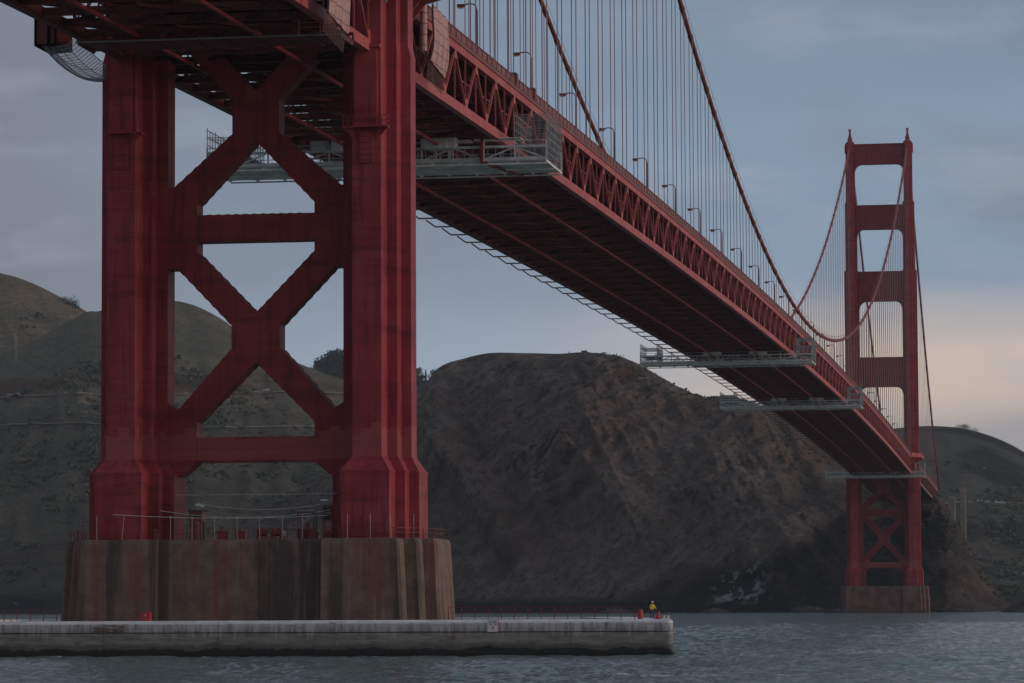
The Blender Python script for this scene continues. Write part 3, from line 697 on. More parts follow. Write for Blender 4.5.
P1 = pier(); P2 = copy_tree(P1); P2.location.y = SPAN
P2.location.z = -1.3
M_PIER2 = simple('reddish_pier_concrete', (0.150, 0.082, 0.068), 0.9, 0.3, 0.25)
for ch in P2.children: ch.data = ch.data.copy(); ch.data.materials[0] = M_PIER2
P2['label'] = 'small distant concrete pier under the far red tower at the shore'
# rust washed cornice on the pier: flat red box etc. come later

# fender
def fender():
    Y0 = 24.0
    def ring(off, z, n=10):
        P = []; r = .5                        # trapezium plan, narrower at the back, small rounded corners
        for cx_, cy_, s in ((38.5-off*1.1-r, Y0-off-r, 0), (-(38.5-off*1.1-r), Y0-off-r, 1), (-(48.5-off*1.25-r), -(Y0-off-r), 2), (48.5-off*1.25-r, -(Y0-off-r), 3)):
            for k in range(n+1):
                a = pi/2*(s+k/n); P.append((cx_+r*cos(a), cy_+r*sin(a), z))
        return P
    m_ = MB()
    R_ = [ring(-.15, -3), ring(-.15, 1.2), ring(0.0, 1.6), ring(0, 3.2), ring(.04, 3.28), ring(-.02, 3.36), ring(.0, 4.32), ring(.12, 4.47), ring(.3, 4.52), ring(4.6, 4.52), ring(4.6, -3)]
    m_.loft(R_, cap=False)
    F = thing('concrete_fender', 'long low concrete fender wall before the near pier, white-streaked above black algae', 'fender wall', (0, 0, 0))
    m_.build('wall', M_FENDER, F)
    return F
fender()

# ------------------------------------------------------------------ bridge deck
def chord(x0, x1, dz0, dz1, ya, yb, step=PANEL):
    m_ = MB(); rings = []; n = max(1, int(round((yb-ya)/step)))
    for i in range(n+1):
        y = ya+(yb-ya)*i/n; z = zb(y); rings.append([(x0, y, z+dz0), (x1, y, z+dz0), (x1, y, z+dz1), (x0, y, z+dz1)])
    return m_.loft(rings)
def truss_panel_mesh(s):
    """one 15.24 m bay, origin at the bottom-chord centre at its first top node: a V of two diagonals with verticals and gussets"""
    m_ = MB(); x = s*14.0; h = 7.3
    a, b, c_ = (x, 0, h-.4), (x, PANEL/2, .4), (x, PANEL, h-.4)
    m_.beam(a, b, .22, .34, (1, 0, 0)); m_.beam(b, c_, .22, .34, (1, 0, 0))
    m_.beam((x, PANEL/2, .5), (x, PANEL/2, h-.4), .12, .2, (1, 0, 0)); m_.beam((x, .0, .5), (x, .0, h-.4), .12, .2, (1, 0, 0))
    g = x+.02*s
    m_.box(min(g, g+.16*s), max(g, g+.16*s), PANEL/2-.75, PANEL/2+.75, .5, 1.7)
    m_.box(min(g, g+.16*s), max(g, g+.16*s), -.65, .65, h-1.5, h-.5)
    # inner gusset faces and bracing struts to the inside
    m_.beam((x-.6*s, PANEL/2, 4.1), (x-.6*s, PANEL, 4.1), .12)
    return m_
def deck_span(name, label, ya, yb, netside=False, nb_cap=100, full=True):
    D = thing(name, label, 'bridge deck', (0, ya, zb(ya)), 'spans of the red suspension bridge')
    chord(-13.2, 13.2, 7.72, 8.1, ya, yb).build('road_slab', M_UNDERSHADE, D)
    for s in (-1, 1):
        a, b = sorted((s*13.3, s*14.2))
        chord(a, b, -.62, .62, ya, yb).build('bottom_chord', M_DECK if s > 0 else M_UNDERSHADE, D)  # west chord carries the painted-in shade colour
        chord(a, b, 6.85, 7.8, ya, yb).build('top_chord', M_DECK if s > 0 else M_UNDERSHADE, D)
        a, b = sorted((s*13.0, s*14.35))
        chord(a, b, 7.82, 8.3, ya, yb).build('kerb_beam', M_RAIL, D)
        # hand railing: close vertical pickets between rails
        rl = MB(); n = int(round((yb-ya)/(PANEL/4)))
        x = s*14.22
        for i in range(n):
            y0_, y1_ = ya+(yb-ya)*i/n, ya+(yb-ya)*(i+1)/n; z0_, z1_ = zb(y0_)+8.3, zb(y1_)+8.3
            rl.beam((x, y0_, z0_+1.2), (x, y1_, z1_+1.2), .16, .12); rl.beam((x, y0_, z0_+.15), (x, y1_, z1_+.15), .10, .08)
            rl.beam((x, y0_, z0_), (x, y0_, z0_+1.25), .16)
            for k in range(1, 12):
                y = lerp(y0_, y1_, k/12); z = lerp(z0_, z1_, k/12)
                rl.add([(x, y-.15, z-.05), (x, y+.15, z-.05), (x, y+.15, z+1.25), (x, y-.15, z+1.25)], [(0, 1, 2, 3)])
        rl.build('railing', M_RAIL, D, fix=False)
        chord(*sorted((s*5.95, s*6.25)), -1.4, -1.05, ya, yb).build('traveler_rail', M_TOWER, D)
    np_ = int(round((yb-ya)/PANEL))
    pm = None
    for i in range(np_):
        y = ya+i*PANEL; ang = math.atan2(zb(y+PANEL)-zb(y), PANEL)
        if pm is None:
            pm = truss_panel_mesh(1).build('truss_panel', M_DECK); o = pm
        else:
            o = pm.copy(); COL.objects.link(o)
        o.parent = D; o.location = (0, y-ya, zb(y)-zb(ya)); o.rotation_euler = (ang, 0, 0)
    m_ = MB()
    for i in range(np_):
        k = len(m_.v); y = ya+i*PANEL; sl_ = (zb(y+PANEL)-zb(y))/PANEL
        q = truss_panel_mesh(-1)
        m_.add([(v[0], v[1]+y, v[2]+zb(y)+sl_*v[1]) for v in q.v], q.f)
    tag(m_.build('truss_bays', M_UNDERSHADE, D, fix=False), kind='stuff')
    # floor beams every 7.62 m
    def fbm(dy=0):
        q = MB(); q.box(-13.25, 13.25, -.22, .22, 7.15, 7.7); q.box(-13.25, 13.25, -.2, .2, 5.0, 5.4)
        for k in range(12):
            x = -13.2+k*2.2
            if k % 2: q.beam((x, 0, 7.2), (x+2.2, 0, 5.3), .28)
            else: q.beam((x, 0, 5.3), (x+2.2, 0, 7.2), .28)
        q.add([(-13.2, .02, 5.4), (13.2, .02, 5.4), (13.2, .02, 7.15), (-13.2, .02, 7.15)], [(0, 1, 2, 3)])
        q.box(-13.25, 13.25, -.26, .26, -.42, .42)          # lateral strut at the bottom-chord level
        return q
    fb = None; n2 = np_*2+1; rest = MB()
    order = range(n2) if ya >= 0 else range(n2-1, -1, -1)
    for cnt, i in enumerate(order):
        y = ya+i*PANEL/2
        if cnt < nb_cap:
            if fb is None: fb = fbm().build('floor_beam', M_UNDERSHADE); o = fb
            else: o = fb.copy(); COL.objects.link(o)
            o.parent = D; o.location = (0, y-ya, zb(y)-zb(ya))
        else:
            q = fbm(); rest.add([(v[0], v[1]+y, v[2]+zb(y)) for v in q.v], q.f)
    if rest.v: tag(rest.build('floor_beams', M_UNDERSHADE, D), kind='stuff')
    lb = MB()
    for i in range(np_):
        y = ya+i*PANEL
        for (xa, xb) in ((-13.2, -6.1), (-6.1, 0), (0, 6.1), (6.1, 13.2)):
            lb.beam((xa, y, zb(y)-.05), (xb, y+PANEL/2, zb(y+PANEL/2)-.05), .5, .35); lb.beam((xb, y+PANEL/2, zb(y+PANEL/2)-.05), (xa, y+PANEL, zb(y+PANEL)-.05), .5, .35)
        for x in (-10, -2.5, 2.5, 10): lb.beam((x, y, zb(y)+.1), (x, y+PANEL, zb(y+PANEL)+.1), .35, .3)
    lb.build('lateral_bracing', M_LATSHADE, D)
    # ducts and stringers between the floor beams
    st = MB()
    for x in (-11, -8.2, -4.4, -1.5, 1.5, 4.4, 8.2, 11): 
        q = chord(x-.2, x+.2, 6.9, 7.7, ya, yb); st.add(q.v, q.f)
    st.build('stringers', M_UNDERSHADE, D)
    return D
main_deck = deck_span('main_span_deck', 'long red deck truss of the main span between the near and far towers', 0, SPAN)
south_deck = deck_span('side_span_deck', 'dark underside of the side span passing over the top left corner', -22*PANEL, 0)
_md = M_DECK; M_DECK = M_RAIL  # north truss takes the darker rail paint, colouring in its shade and distance
north_deck = deck_span('side_span_deck', 'short shade-toned red truss seen right of the far tower, reaching the shore', SPAN, SPAN+20*PANEL)

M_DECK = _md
# net outriggers on the west edge
def bracket():
    q = MB(); q.beam((-14.2, 0, .7), (-19.4, 0, .7), .24); q.beam((-19.4, 0, .7), (-21.0, 0, 1.9), .24); q.beam((-14.2, 0, 2.6), (-16.5, 0, .75), .14)
    return q
br = None
for i in range(5, 82):
    y = i*PANEL
    if br is None: br = bracket().build('net_outrigger', M_LAMP); o = br
    else: o = br.copy(); COL.objects.link(o)
    o.parent = main_deck; o.location = (0, y, zb(y)-zb(0))
# walkway bulges around the towers: brackets under the sidewalk, red ends
def bulge(par, y0, sgn):
    for s in (-1, 1):
        q = MB(); pts = []
        for k in range(13):
            t_ = k/12; y = -15+30*t_; w = 4.6*min(1, sin(pi*min(1, max(0, t_)))*2.2)
            pts.append((y, 14.4+w))
        for k in range(12):
            (ya, wa), (yb_, wb) = pts[k], pts[k+1]
            za, zb_ = zb(y0+ya)+8.0, zb(y0+yb_)+8.0
            q.add([(s*14.36, y0+ya, za-.5), (s*wa, y0+ya, za-.5), (s*wa, y0+ya, za+.33), (s*14.36, y0+ya, za+.33), (s*14.36, y0+yb_, zb_-.5), (s*wb, y0+yb_, zb_-.5), (s*wb, y0+yb_, zb_+.33), (s*14.36, y0+yb_, zb_+.33)],
                  [(0, 3, 2, 1), (4, 5, 6, 7), (0, 1, 5, 4), (1, 2, 6, 5), (2, 3, 7, 6), (3, 0, 4, 7)])
            q.beam((s*wa, y0+ya, za+1.5), (s*wb, y0+yb_, zb_+1.5), .12); q.beam((s*wa, y0+ya, za+.3), (s*wa, y0+ya, za+1.5), .1)
            q.add([(s*wa, y0+ya, za+.4), (s*wb, y0+yb_, zb_+.4), (s*wb, y0+yb_, zb_+1.35), (s*wa, y0+ya, za+1.35)], [(0, 1, 2, 3)])
        for y in (-12, -9, 9, 12):
            z = zb(y0+y)+7.5; q.prism_y([(s*14.36, z), (s*16.8, z), (s*14.36, z-3.0)], y0+y-.15, y0+y+.15)
        q.build('walkway_bulge', M_DECK, par)
bulge(main_deck, 0, 1); bulge(main_deck, SPAN, 1)

# ------------------------------------------------------------------ main cables with suspenders
def band():
    q = MB(); q.tube([(0, -.65, 0), (0, .65, 0)], .58, 10); return q
def cable(s, label):
    C_ = thing('main_cable', label, 'suspension cable', (s*CX, 0, 223), 'main cables of the bridge')
    ys = [-SIDE+i*PANEL*.5 for i in range(45)]; ys = [y for y in ys if y < -1]+[i*PANEL/2 for i in range(169)]+[SPAN+i*PANEL/2 for i in range(1, 46)]
    MB().tube([(s*CX, y, zcable(y)) for y in ys], .47, 10).build('cable', M_CABLE, C_, smooth=True)
    hr = MB()
    for dx in (-.55, .55):
        hr.tube([(s*CX+dx, y, zcable(y)+1.25) for y in ys], .035, 4)
        for y in ys[::2]: hr.tube([(s*CX+dx*.7, y, zcable(y)+.3), (s*CX+dx, y, zcable(y)+1.25)], .03, 3)
    hr.build('hand_rope', M_CABLE, C_)
    bm_ = None
    for i in range(1, 84):
        y = i*PANEL; zt, z0 = zcable(y), zb(y)+7.6
        if zt-z0 < .6: continue
        q = MB()
        for dx in (-.34, .34):
            for dy in (-.1, .1): q.tube([(s*CX+dx, y+dy, z0), (s*CX+dx, y+dy, zt)], .062, 4, False)
        su = q.build('suspender', M_ROPE, C_, fix=False)
        if bm_ is None:
            bm_ = band().build('cable_band', M_CABLE); b_ = bm_
        else: b_ = bm_.copy(); COL.objects.link(b_)
        b_.parent = su; b_.location = (s*0, y, zt-223); b_.rotation_euler = (math.atan2(zcable(y+1)-zcable(y-1), 2), 0, 0)
    q = MB()
    for i in range(1, 20):
        y = SPAN+i*PANEL; zt, z0 = zcable(y), zb(y)+7.6
        if zt > z0+1:
            for dx in (-.34, .34): q.tube([(s*CX+dx, y, z0), (s*CX+dx, y, zt)], .055, 4, False)
    tag(q.build('suspenders', M_ROPE, C_, fix=False), kind='stuff')
cable(1, 'nearer main cable sweeping down steeply from the top right of centre to the deck')
cable(-1, 'farther main cable passing behind the deck railing and rising to the far tower left leg')

# ------------------------------------------------------------------ street lamps
def lamp(s):
    L = thing('street_lamp', 'x', 'street lamp', (s*12.9, 0, 0), 'street lamps along the bridge deck')
    q = MB(); x = s*12.9; q.tube([(x, 0, -.3), (x, 0, .9), (x, 0, 1.0), (x, 0, 7.1)], [.26, .26, .17, .13], 8); q.build('pole', M_LAMP, L)
    q = MB(); q.tube([(x, 0, 7.05), (x-s*.12, 0, 7.55), (x-s*.5, 0, 7.85), (x-s*1.1, 0, 7.9), (x-s*1.7, 0, 7.75)], .09, 6); q.build('arm', M_LAMP, L)
    q = MB(); q.box(*sorted((x-s*1.6, x-s*2.6)), -.32, .32, 7.52, 7.85); hd = q.build('lamp_head', M_LAMP, L)
    q = MB(); q.box(*sorted((x-s*1.75, x-s*2.5)), -.26, .26, 7.35, 7.515); q.build('lens', M_LENS, hd)
    return L
ORD = ['first', 'second', 'third', 'fourth', 'fifth', 'sixth', 'seventh', 'eighth', 'ninth', 'tenth', 'eleventh', 'twelfth', 'thirteenth', 'fourteenth', 'fifteenth', 'sixteenth', 'seventeenth', 'eighteenth', 'nineteenth', 'twentieth', 'twenty-first', 'twenty-second', 'twenty-third', 'twenty-fourth', 'twenty-fifth', 'twenty-sixth', 'twenty-seventh']
protoE = lamp(1); protoW = lamp(-1); firstE = firstW = True
ne = 0; nw = 0
for k in range(1, 28):
    y = 22.86+45.72*k
    if y > SPAN-5: break
    o = protoE if firstE else copy_tree(protoE); firstE = False
    o.location = (12.9, y, zb(y)+8.3)
    o['label'] = 'dark street lamp on the near railing, %s lamp counting away from the near tower' % ORD[ne]; ne += 1
ks = [k for k in range(17, 27)]
for j, k in enumerate(ks):
    y = 22.86+45.72*k
    o = protoW if firstW else copy_tree(protoW); firstW = False
    o.location = (-12.9, y, zb(y)+8.3)
    o['label'] = 'tiny dark street lamp on the far railing, %s counting back from the far tower' % ORD[len(ks)-1-j]

# ------------------------------------------------------------------ hanging work platforms
def platform(label, y, z, full=True):
    T = thing('work_platform', label, 'work platform', (0, y, z), 'grey maintenance platforms hung under the deck')
    X0, X1, WY = -25.5, 20.6, 13.6
    q = MB(); q.box(X0, X1, 0, WY, 0, .16)
    for k in range(13):
        x = X0+(X1-X0)*k/12; q.box(x-.12, x+.12, .02, WY-.02, -.22, -.002)
    for yy in (.25, WY/2, WY-.25): q.box(X0, X1, yy-.12, yy+.12, -.42, -.224)
    for v in range(len(q.v)): q.v[v] = (q.v[v][0], q.v[v][1]+y, q.v[v][2]+z)
    q.build('platform_floor', M_PLANK, T)
    def side(yy, name):
        q = MB(); n = 11
        for zz, w in ((.30, .46), (1.95, .34), (2.75, .1)): q.beam((X0, y+yy, z+zz), (X1, y+yy, z+zz), w)
        for k in range(n+1):
            x = X0+(X1-X0)*k/n; q.beam((x, y+yy, z+.2), (x, y+yy, z+2.8), .22)
            if k < n:
                xn = X0+(X1-X0)*(k+1)/n
                a, b = (.3, 1.9) if k % 2 else (1.9, .3)
                q.beam((x, y+yy, z+a), (xn, y+yy, z+b), .18)
        for k in range(44):
            x = X0+(X1-X0)*(k+.5)/44; q.beam((x, y+yy+.1, z+.2), (x, y+yy+.1, z+1.95), .05)
        return q.build(name, M_GALV, T)
    side(0, 'truss_side'); side(WY, 'truss_side')
    # scaffold towers at both ends reaching up the outside of the truss
    for xa, xb, h, wy in ((16.4, 20.6, 6.2, WY), (-25.5, -21.0, 5.2, WY)):
        q = MB()
        ny = 9
        for x in (xa, xb):
            for k in range(ny+1):
                yy = y+wy*k/ny; q.beam((x, yy, z+.1), (x, yy, z+h*(1 if k % 3 else 1.06)), .10)
            for lv in range(int(h/1.0)+1): q.beam((x, y, z+.2+lv), (x, y+wy, z+.2+lv), .08)
        for k in range(0, ny+1, 1):
            yy = y+wy*k/ny
            for lv in range(0, int(h)+1, 2): q.beam((xa, yy, z+.2+lv), (xb, yy, z+.2+lv), .08)
            if k < ny: q.beam((xb, yy, z+.2), (xb, y+wy*(k+1)/ny, z+h), .06)
        q.build('scaffold_tower', M_GALVD, T)
        q = MB(); q.box(xa+.1, xb-.1, y+.3, y+wy-.3, z+2.1, z+2.2); q.build('scaffold_deck', M_GALVD, T)
    # trolleys riding the rails under the deck
    top = zb(y+5)-1.5-z
    for x in (6.1, -6.1):
        q = MB(); q.box(x-1.7, x+1.2, y-.75, y+2.4, z+1.9, z+5.1); q.box(x+1.202, x+2.3, y-.5, y+2.0, z+1.9, z+3.4)
        q.beam((x-.9, y+3, z+.2), (x-.9, y+3, z+2.4), .3); q.beam((x+.9, y+3, z+.2), (x+.9, y+3, z+2.4), .3); q.box(x-2.3, x-1.702, y-.4, y+2.0, z+2.0, z+4.0)
        q.build('trolley', M_WHITE if x > 0 else M_PLANK, T)
    return T
near_plat = platform('large grey work platform hung under the deck just behind the near tower', 77.5, 64.5)
# the nearest one also carries cabins, netted stair and red hangers
q = MB(); q.box(-11.4, -9.3, 77.9, 79.9, 66.9, 68.6); q.build('site_cabin', M_WHITE, near_plat)
q = MB(); q.box(-9.26, -5.6, 80.2, 82.4, 66.7, 68.5); q.build('site_cabin', M_GREY, near_plat)
for x in (-13.6, 12.0):
    q = MB(); q.beam((x, 77.2, 64.4), (x, 77.2, 67.9), .38); q.beam((x, 77.2, 64.35), (x+3.5, 90, 64.0), .3); q.build('hanger', M_RED, near_plat)
q = MB()
for k in range(4):
    x = 4+k*3.4; q.box(x, x+2.9, 77.9, 80.2, 67.3+.1*k, 67.42+.1*k)
q.build('plank_stack', M_PLANK, near_plat)
platform('middle grey work platform under the deck, its left end against the cliff top', 550, 69.6)
platform('grey work platform under the deck in front of the cliff, second from the far tower', 763.5, 69.2)
platform('farthest grey work platform, right in front of the far tower legs', 1255, 63.2)

# ------------------------------------------------------------------ sheeting around the near walkway ends
def screen(name, label, y0, y1, z0, z1, x, grp):
    T = thing(name, label, 'sheeting', (x, y0, z0), grp)
    q = MB(); rings = []; n = 14
    for k in range(n+1):
        t_ = k/n; z = lerp(z1, z0, t_); bul = .1*sin(pi*t_)-.35*t_**3
        rings.append((z, x+bul))
    V = []; F = []
    ny = 8
    for z, xx in rings:
        for j in range(ny+1):
            yy = lerp(y0, y1, j/ny); V.append((xx+.08*sin(j*2.3+z), yy, z-(1.4*(j/ny) if True else 0)*0.5*(1 if z < (z0+z1)/2 else .3)))
    k_ = ny+1; M_ = len(V)
    V += [(v[0]-.22, v[1], v[2]) for v in V]
    for i in range(n):
        for j in range(ny):
            a = i*k_+j; F.append((a, a+1, a+k_+1, a+k_)); F.append((a+M_, a+M_+k_, a+M_+k_+1, a+M_+1))
    for j in range(ny): F.append((j, j+M_, j+1+M_, j+1)); b = n*k_+j; F.append((b, b+1, b+1+M_, b+M_))
    for i in range(n): a = i*k_; F.append((a, a+k_, a+k_+M_, a+M_)); b = a+ny; F.append((b, b+M_, b+k_+M_, b+k_))
    q.add(V, F); q.build('sheet', M_QUILT, T)
    r = MB(); r.tube([(x-.6, y0-3.2, z0+.6), (x-.6, y0-3.2, z1-.5)], .42, 12); r.tube([(x-.6, y0-3.2, z1-.5), (x-.6, y0-3.2, z1)], [.42, .2], 12); r.build('rolled_sheet', M_QUILT, T)
    # dark debris net hanging below
    g = MB()
    for j in range(15): yy = lerp(y0, y1, j/14); g.tube([(x-.6, yy, z0+.2), (x-.9, yy+.1, z0-2.0-.6*j/14)], .045, 3)
    for i in range(7): g.tube([(x-.6-.04*i, y0, z0-.3*i), (x-.6-.04*i, y1, z0-.38*i)], .035, 3)
    g.build('debris_net', M_LAMP, T)
    return T
G_ = 'quilted sheeting hung beside the near tower'
screen('quilted_screen', 'pale pink quilted sheeting hung on the deck edge just right of the near tower', 17.5, 27.0, 68.7, 75.2, 16.6, G_)
screen('quilted_screen', 'pale quilted sheeting left of the near right leg, cut off by the frame', -38.5, -29.0, 65.0, 72.5, 16.6, G_)

# platform under the side span in front of the near tower
SP = thing('work_platform', 'dark platform under the side span across the top left of the near tower', 'work platform', (0, -28, 64.4), 'platform under the side span')
q = MB(); q.box(-12.7, 15.4, -28, -22, 64.42, 64.6)
for k in range(10): x = -12.5+k*3.08; q.box(x-.14, x+.14, -27.9, -22.1, 64.2, 64.418)
q.build('platform_floor', M_UNDERSHADE, SP)
q = MB(); q.box(-12.8, 15.5, -28.16, -28.003, 64.36, 64.52); q.build('front_lip', M_GREY, SP)
for yy in (-27.9, -22.1):
    q = MB(); q.beam((-12.7, yy, 65.5), (15.4, yy, 65.5), .22)
    for k in range(13):
        x = -12.6+k*2.33; q.beam((x, yy, 64.6), (x, yy, 65.5), .18)
        if k < 12: q.beam((x, yy, 64.65 if k % 2 else 65.45), (x+2.33, yy, 65.45 if k % 2 else 64.65), .16)
    q.build('side_frame', M_UNDERSHADE, SP)
for x0, x1, z1 in ((-9, -4, 65.4), (1.5, 6, 65.6)):
    q = MB(); q.box(x0, x1, -27, -23.5, 64.61, z1); q.build('locker', M_UNDERSHADE, SP)
for x in (-10, 0, 10):
    q = MB(); q.beam((x, -27, 64.6), (x, -27, 65.75), .3); q.build('hanger', M_UNDERSHADE, SP)
q = MB()
for zz in (65.2, 65.7): q.beam((11.0, -28.3, zz), (15.4, -28.3, zz), .1)
for x in (11.0, 13.2, 15.4): q.beam((x, -28.3, 64.5), (x, -28.3, 66.2), .14)
q.build('guard_rail', M_DECK, SP)

# west catwalk box with slung net, top left
NT = thing('slung_net', 'grey curved safety net slung beside the near tower in the top left corner', 'safety net', (-19, -14, 66))
g = MB()
for i in range(26):
    t_ = i/25; y = lerp(-18.2, 4, t_); z = 65.6-1.3*sin(pi*t_)**.8-.2*t_
    g.tube([(-19.6, y, z+2.0*(1-t_)), (-19.4, y, z+.4), (-18.6, y, z), (-16.6, y, z+.3), (-15.4, y, z+1.2)], .04, 3)
for xx, dz in ((-19.6, 1.4), (-19.4, .4), (-18.9, .1), (-18.2, 0), (-17.4, .1), (-16.6, .3), (-15.4, 1.2)):
    g.tube([(xx, lerp(-18.2, 4, i/25), 65.6-1.3*sin(pi*i/25)**.8-.2*i/25+dz) for i in range(26)], .05, 3)
g.build('net', M_GALV, NT)
def mesh_sheet():
    m, t, b = new_mat('fine_netting'); o = [n for n in t.nodes if n.type == 'OUTPUT_MATERIAL'][0]
    b.inputs['Base Color'].default_value = (.42, .43, .44, 1); b.inputs['Roughness'].default_value = .8
    tr = N(t, 'ShaderNodeBsdfTransparent'); mx = N(t, 'ShaderNodeMixShader', ins={0: .38}); t.links.new(tr.outputs[0], mx.inputs[1]); t.links.new(b.outputs[0], mx.inputs[2]); t.links.new(mx.outputs[0], o.inputs[0]); return m
g = MB(); R_ = []
for i in range(26):
    t_ = i/25; y = lerp(-18.2, 4, t_); z = 65.6-1.3*sin(pi*t_)**.8-.2*t_
    R_.append([(-19.6, y, z+2.0*(1-t_)), (-19.4, y, z+.4), (-18.6, y, z), (-16.6, y, z+.3), (-15.4, y, z+1.2)])
V = [p for r in R_ for p in r]; g.add(V, [(i*5+j, i*5+j+1, i*5+j+6, i*5+j+5) for i in range(25) for j in range(4)])
g.build('net_lining', mesh_sheet(), NT, fix=False)
WB = thing('deck_edge_box', 'dark red box hanging from the deck edge in the top left corner', 'edge box', (-19, -17, 66))
q = MB(); q.box(-20, -17.8, -18.4, -12.2, 66.0, 68.9); q.build('box', M_UNDERSHADE, WB)
q = MB()
for x in (-20.05, -18.6, -17.8): q.beam((x, -18.5, 65.9), (x, -18.5, 69.0), .2)
for z in (65.9, 69.0): q.beam((-20.05, -18.5, z), (-20.05, -12.1, z), .2); q.beam((-20.1, -18.5, z), (-17.7, -18.5, z), .2); q.build('frame', M_DECK, WB)
# hose loop
HL = MB(); HL.tube([(15.9+1.0*sin(t*pi/12-.2)*1.0-1.0, -7.0, 74.3-3.0*sin(pi*t/12)) for t in range(13)], .11, 6)
tag(HL.build('hose', M_GALVD, smooth=True), 'dark hose hanging in a loop at the top of the near right tower leg', 'hose')

# ------------------------------------------------------------------ things on the near pier (top at z 13.2)
ZP = 13.2
def railing(name, label, pts, zbase, h, sp, matp, grp=None):
    R_ = thing(name, label, 'railing', (pts[0][0], pts[0][1], zbase), grp)
    pm = None
    for (a, b) in zip(pts[:-1], pts[1:]):
        L_ = sqrt((b[0]-a[0])**2+(b[1]-a[1])**2); n = max(1, int(round(L_/sp)))
        for k in range(n+(1 if b == pts[-1] else 0)):
            x, y = lerp(a[0], b[0], k/n), lerp(a[1], b[1], k/n)
            if pm is None: pm = MB().box(-.04, .04, -.04, .04, 0, h).build('post', matp); o = pm
            else: o = pm.copy(); COL.objects.link(o)
            o.parent = R_; o.location = (x-pts[0][0], y-pts[0][1], 0)
    q = MB()
    for zz in (h, h*.55):
        for (a, b) in zip(pts[:-1], pts[1:]): q.beam((a[0], a[1], zbase+zz), (b[0], b[1], zbase+zz), .045)
    q.build('rail', matp, R_)
    return R_
railing('pier_railing', 'dark red railing along the top edge of the near pier', [(-20.2, 3.5), (-20.2, -3.8), (-17.2, -8.9), (-9.4, -8.9), (-9.4, -7.7), (9.4, -7.7), (9.4, -8.9), (17.2, -8.9), (20.2, -3.8), (20.2, 3.5)], ZP, 1.1, 1.5, M_RED)
railing('fender_railing', 'thin red railing on the fender wall right of the near pier', [(24.9, -20.2), (44.2, -20.2)], 4.52, 1.25, 1.42, M_RED, 'railings on the fender wall')
railing('fender_railing', 'thin red railing on the fender wall at the left edge left of the pier', [(-44, -20.2), (-16.9, -20.2)], 4.52, 1.25, 1.42, M_RED, 'railings on the fender wall')
# tall white stanchions with a wire
sx = [-19.8, -19.2, -15.8, -13.0, -7.9, -5.5, -3.0, -0.5, 2.0, 4.5, 6.7, 11.9, 14.4, 16.7, 18.6]
where = ['leftmost pale stanchion at the left corner of the near pier', 'second pale stanchion from the left corner of the near pier', 'pale stanchion before the left half of the left pedestal', 'pale leaning stanchion before the right half of the left pedestal',
         'pale stanchion at the right edge of the left pedestal beside the red hut', 'pale stanchion just right of the red hut on the pier', 'pale stanchion left of the first red crate on the pier', 'pale stanchion over the second red crate on the pier',
         'pale stanchion at the first red winch on the pier', 'pale stanchion right of the second red winch', 'pale stanchion inside the hoist frame on the pier', 'pale stanchion before the left of the right pedestal',
         'pale stanchion before the middle of the right pedestal', 'pale leaning stanchion at the stepped side of the right pedestal', 'pale stanchion at the right corner of the near pier']
st0 = None
for x, lb_ in zip(sx, where):
    y = -7.75 if abs(x) < 9 else (-8.95 if abs(x) < 17 else (-6.2 if abs(x) < 19 else -3.6))
    if st0 is None:
        st0 = MB().tube([(0, 0, 0), (0, 0, 2.6)], .038, 6).build('stanchion', M_POST); o = st0
    else: o = st0.copy(); COL.objects.link(o)
    o.location = (x, y, ZP); tag(o, lb_, 'stanchion', 'pale stanchions along the near pier edge')
    o.rotation_euler = (0, radians(6 if 'leaning' in lb_ and x < 0 else -4 if 'leaning' in lb_ else 0), 0)
def wire(pts_, sag, label, r=.03):
    (a, b) = pts_; q = MB()
    q.tube([(lerp(a[0], b[0], t/16), lerp(a[1], b[1], t/16), lerp(a[2], b[2], t/16)-sag*4*(t/16)*(1-t/16)) for t in range(17)], r, 4)
    tag(q.build('overhead_wire', M_WIRE), label, 'wire', 'pale wires strung across the near pier')
wire(((-8.6, -3.0, 18.2), (10, -3.0, 18.2)), .05, 'topmost straight pale wire between the two tower pedestals')
wire(((-5.6, -5.0, 17.2), (9.4, -5.0, 17.2)), .75, 'upper sagging pale wire from the red hut lamp to the right pedestal')
wire(((-9.5, -6.2, 16.4), (9.4, -6.2, 16.3)), .75, 'middle sagging pale wire across the near pier')
wire(((-14.0, -9.0, 15.95), (9.4, -7.6, 15.7)), .35, 'lowest pale wire from the left pedestal across the near pier')
# red hut with floodlight
H = thing('watch_hut', 'small dark red hut on posts beside the left pedestal on the near pier', 'hut', (-5.6, -5.2, ZP))
q = MB()
for x in (-6.1, -5.0):
    for y in (-5.9, -4.6): q.box(x-.1, x+.1, y-.1, y+.1, ZP, ZP+2.0)
q.box(-6.2, -5.35, -5.9, -4.6, ZP, ZP+1.75); q.build('base', M_RED, H)
q = MB(); q.box(-6.35, -4.8, -6.05, -4.45, ZP+2.0, ZP+3.1); q.build('cabin', M_RED, H)
q = MB(); q.box(-6.45, -4.7, -6.15, -4.35, ZP+3.1, ZP+3.25); q.build('roof', M_DARK, H)
q = MB(); q.box(-6.2, -4.95, -6.075, -6.052, ZP+2.45, ZP+2.9); q.build('window', M_DARK, H)
def flood(x, y, z, d, label):
    F_ = thing('floodlight', label, 'floodlight', (x, y, z), 'floodlights over the near pier')
    q = MB(); q.tube([(x, y, z), (x, y, z+.55)], .05, 6); q.build('pole', M_POST, F_)
    q = MB(); q.beam((x-.1*d, y, z+.6), (x+.75*d, y-.1, z+.42+.2*(1 if d < 0 else 0)), .4, .2); q.build('lamp_head', M_WHITE, F_)
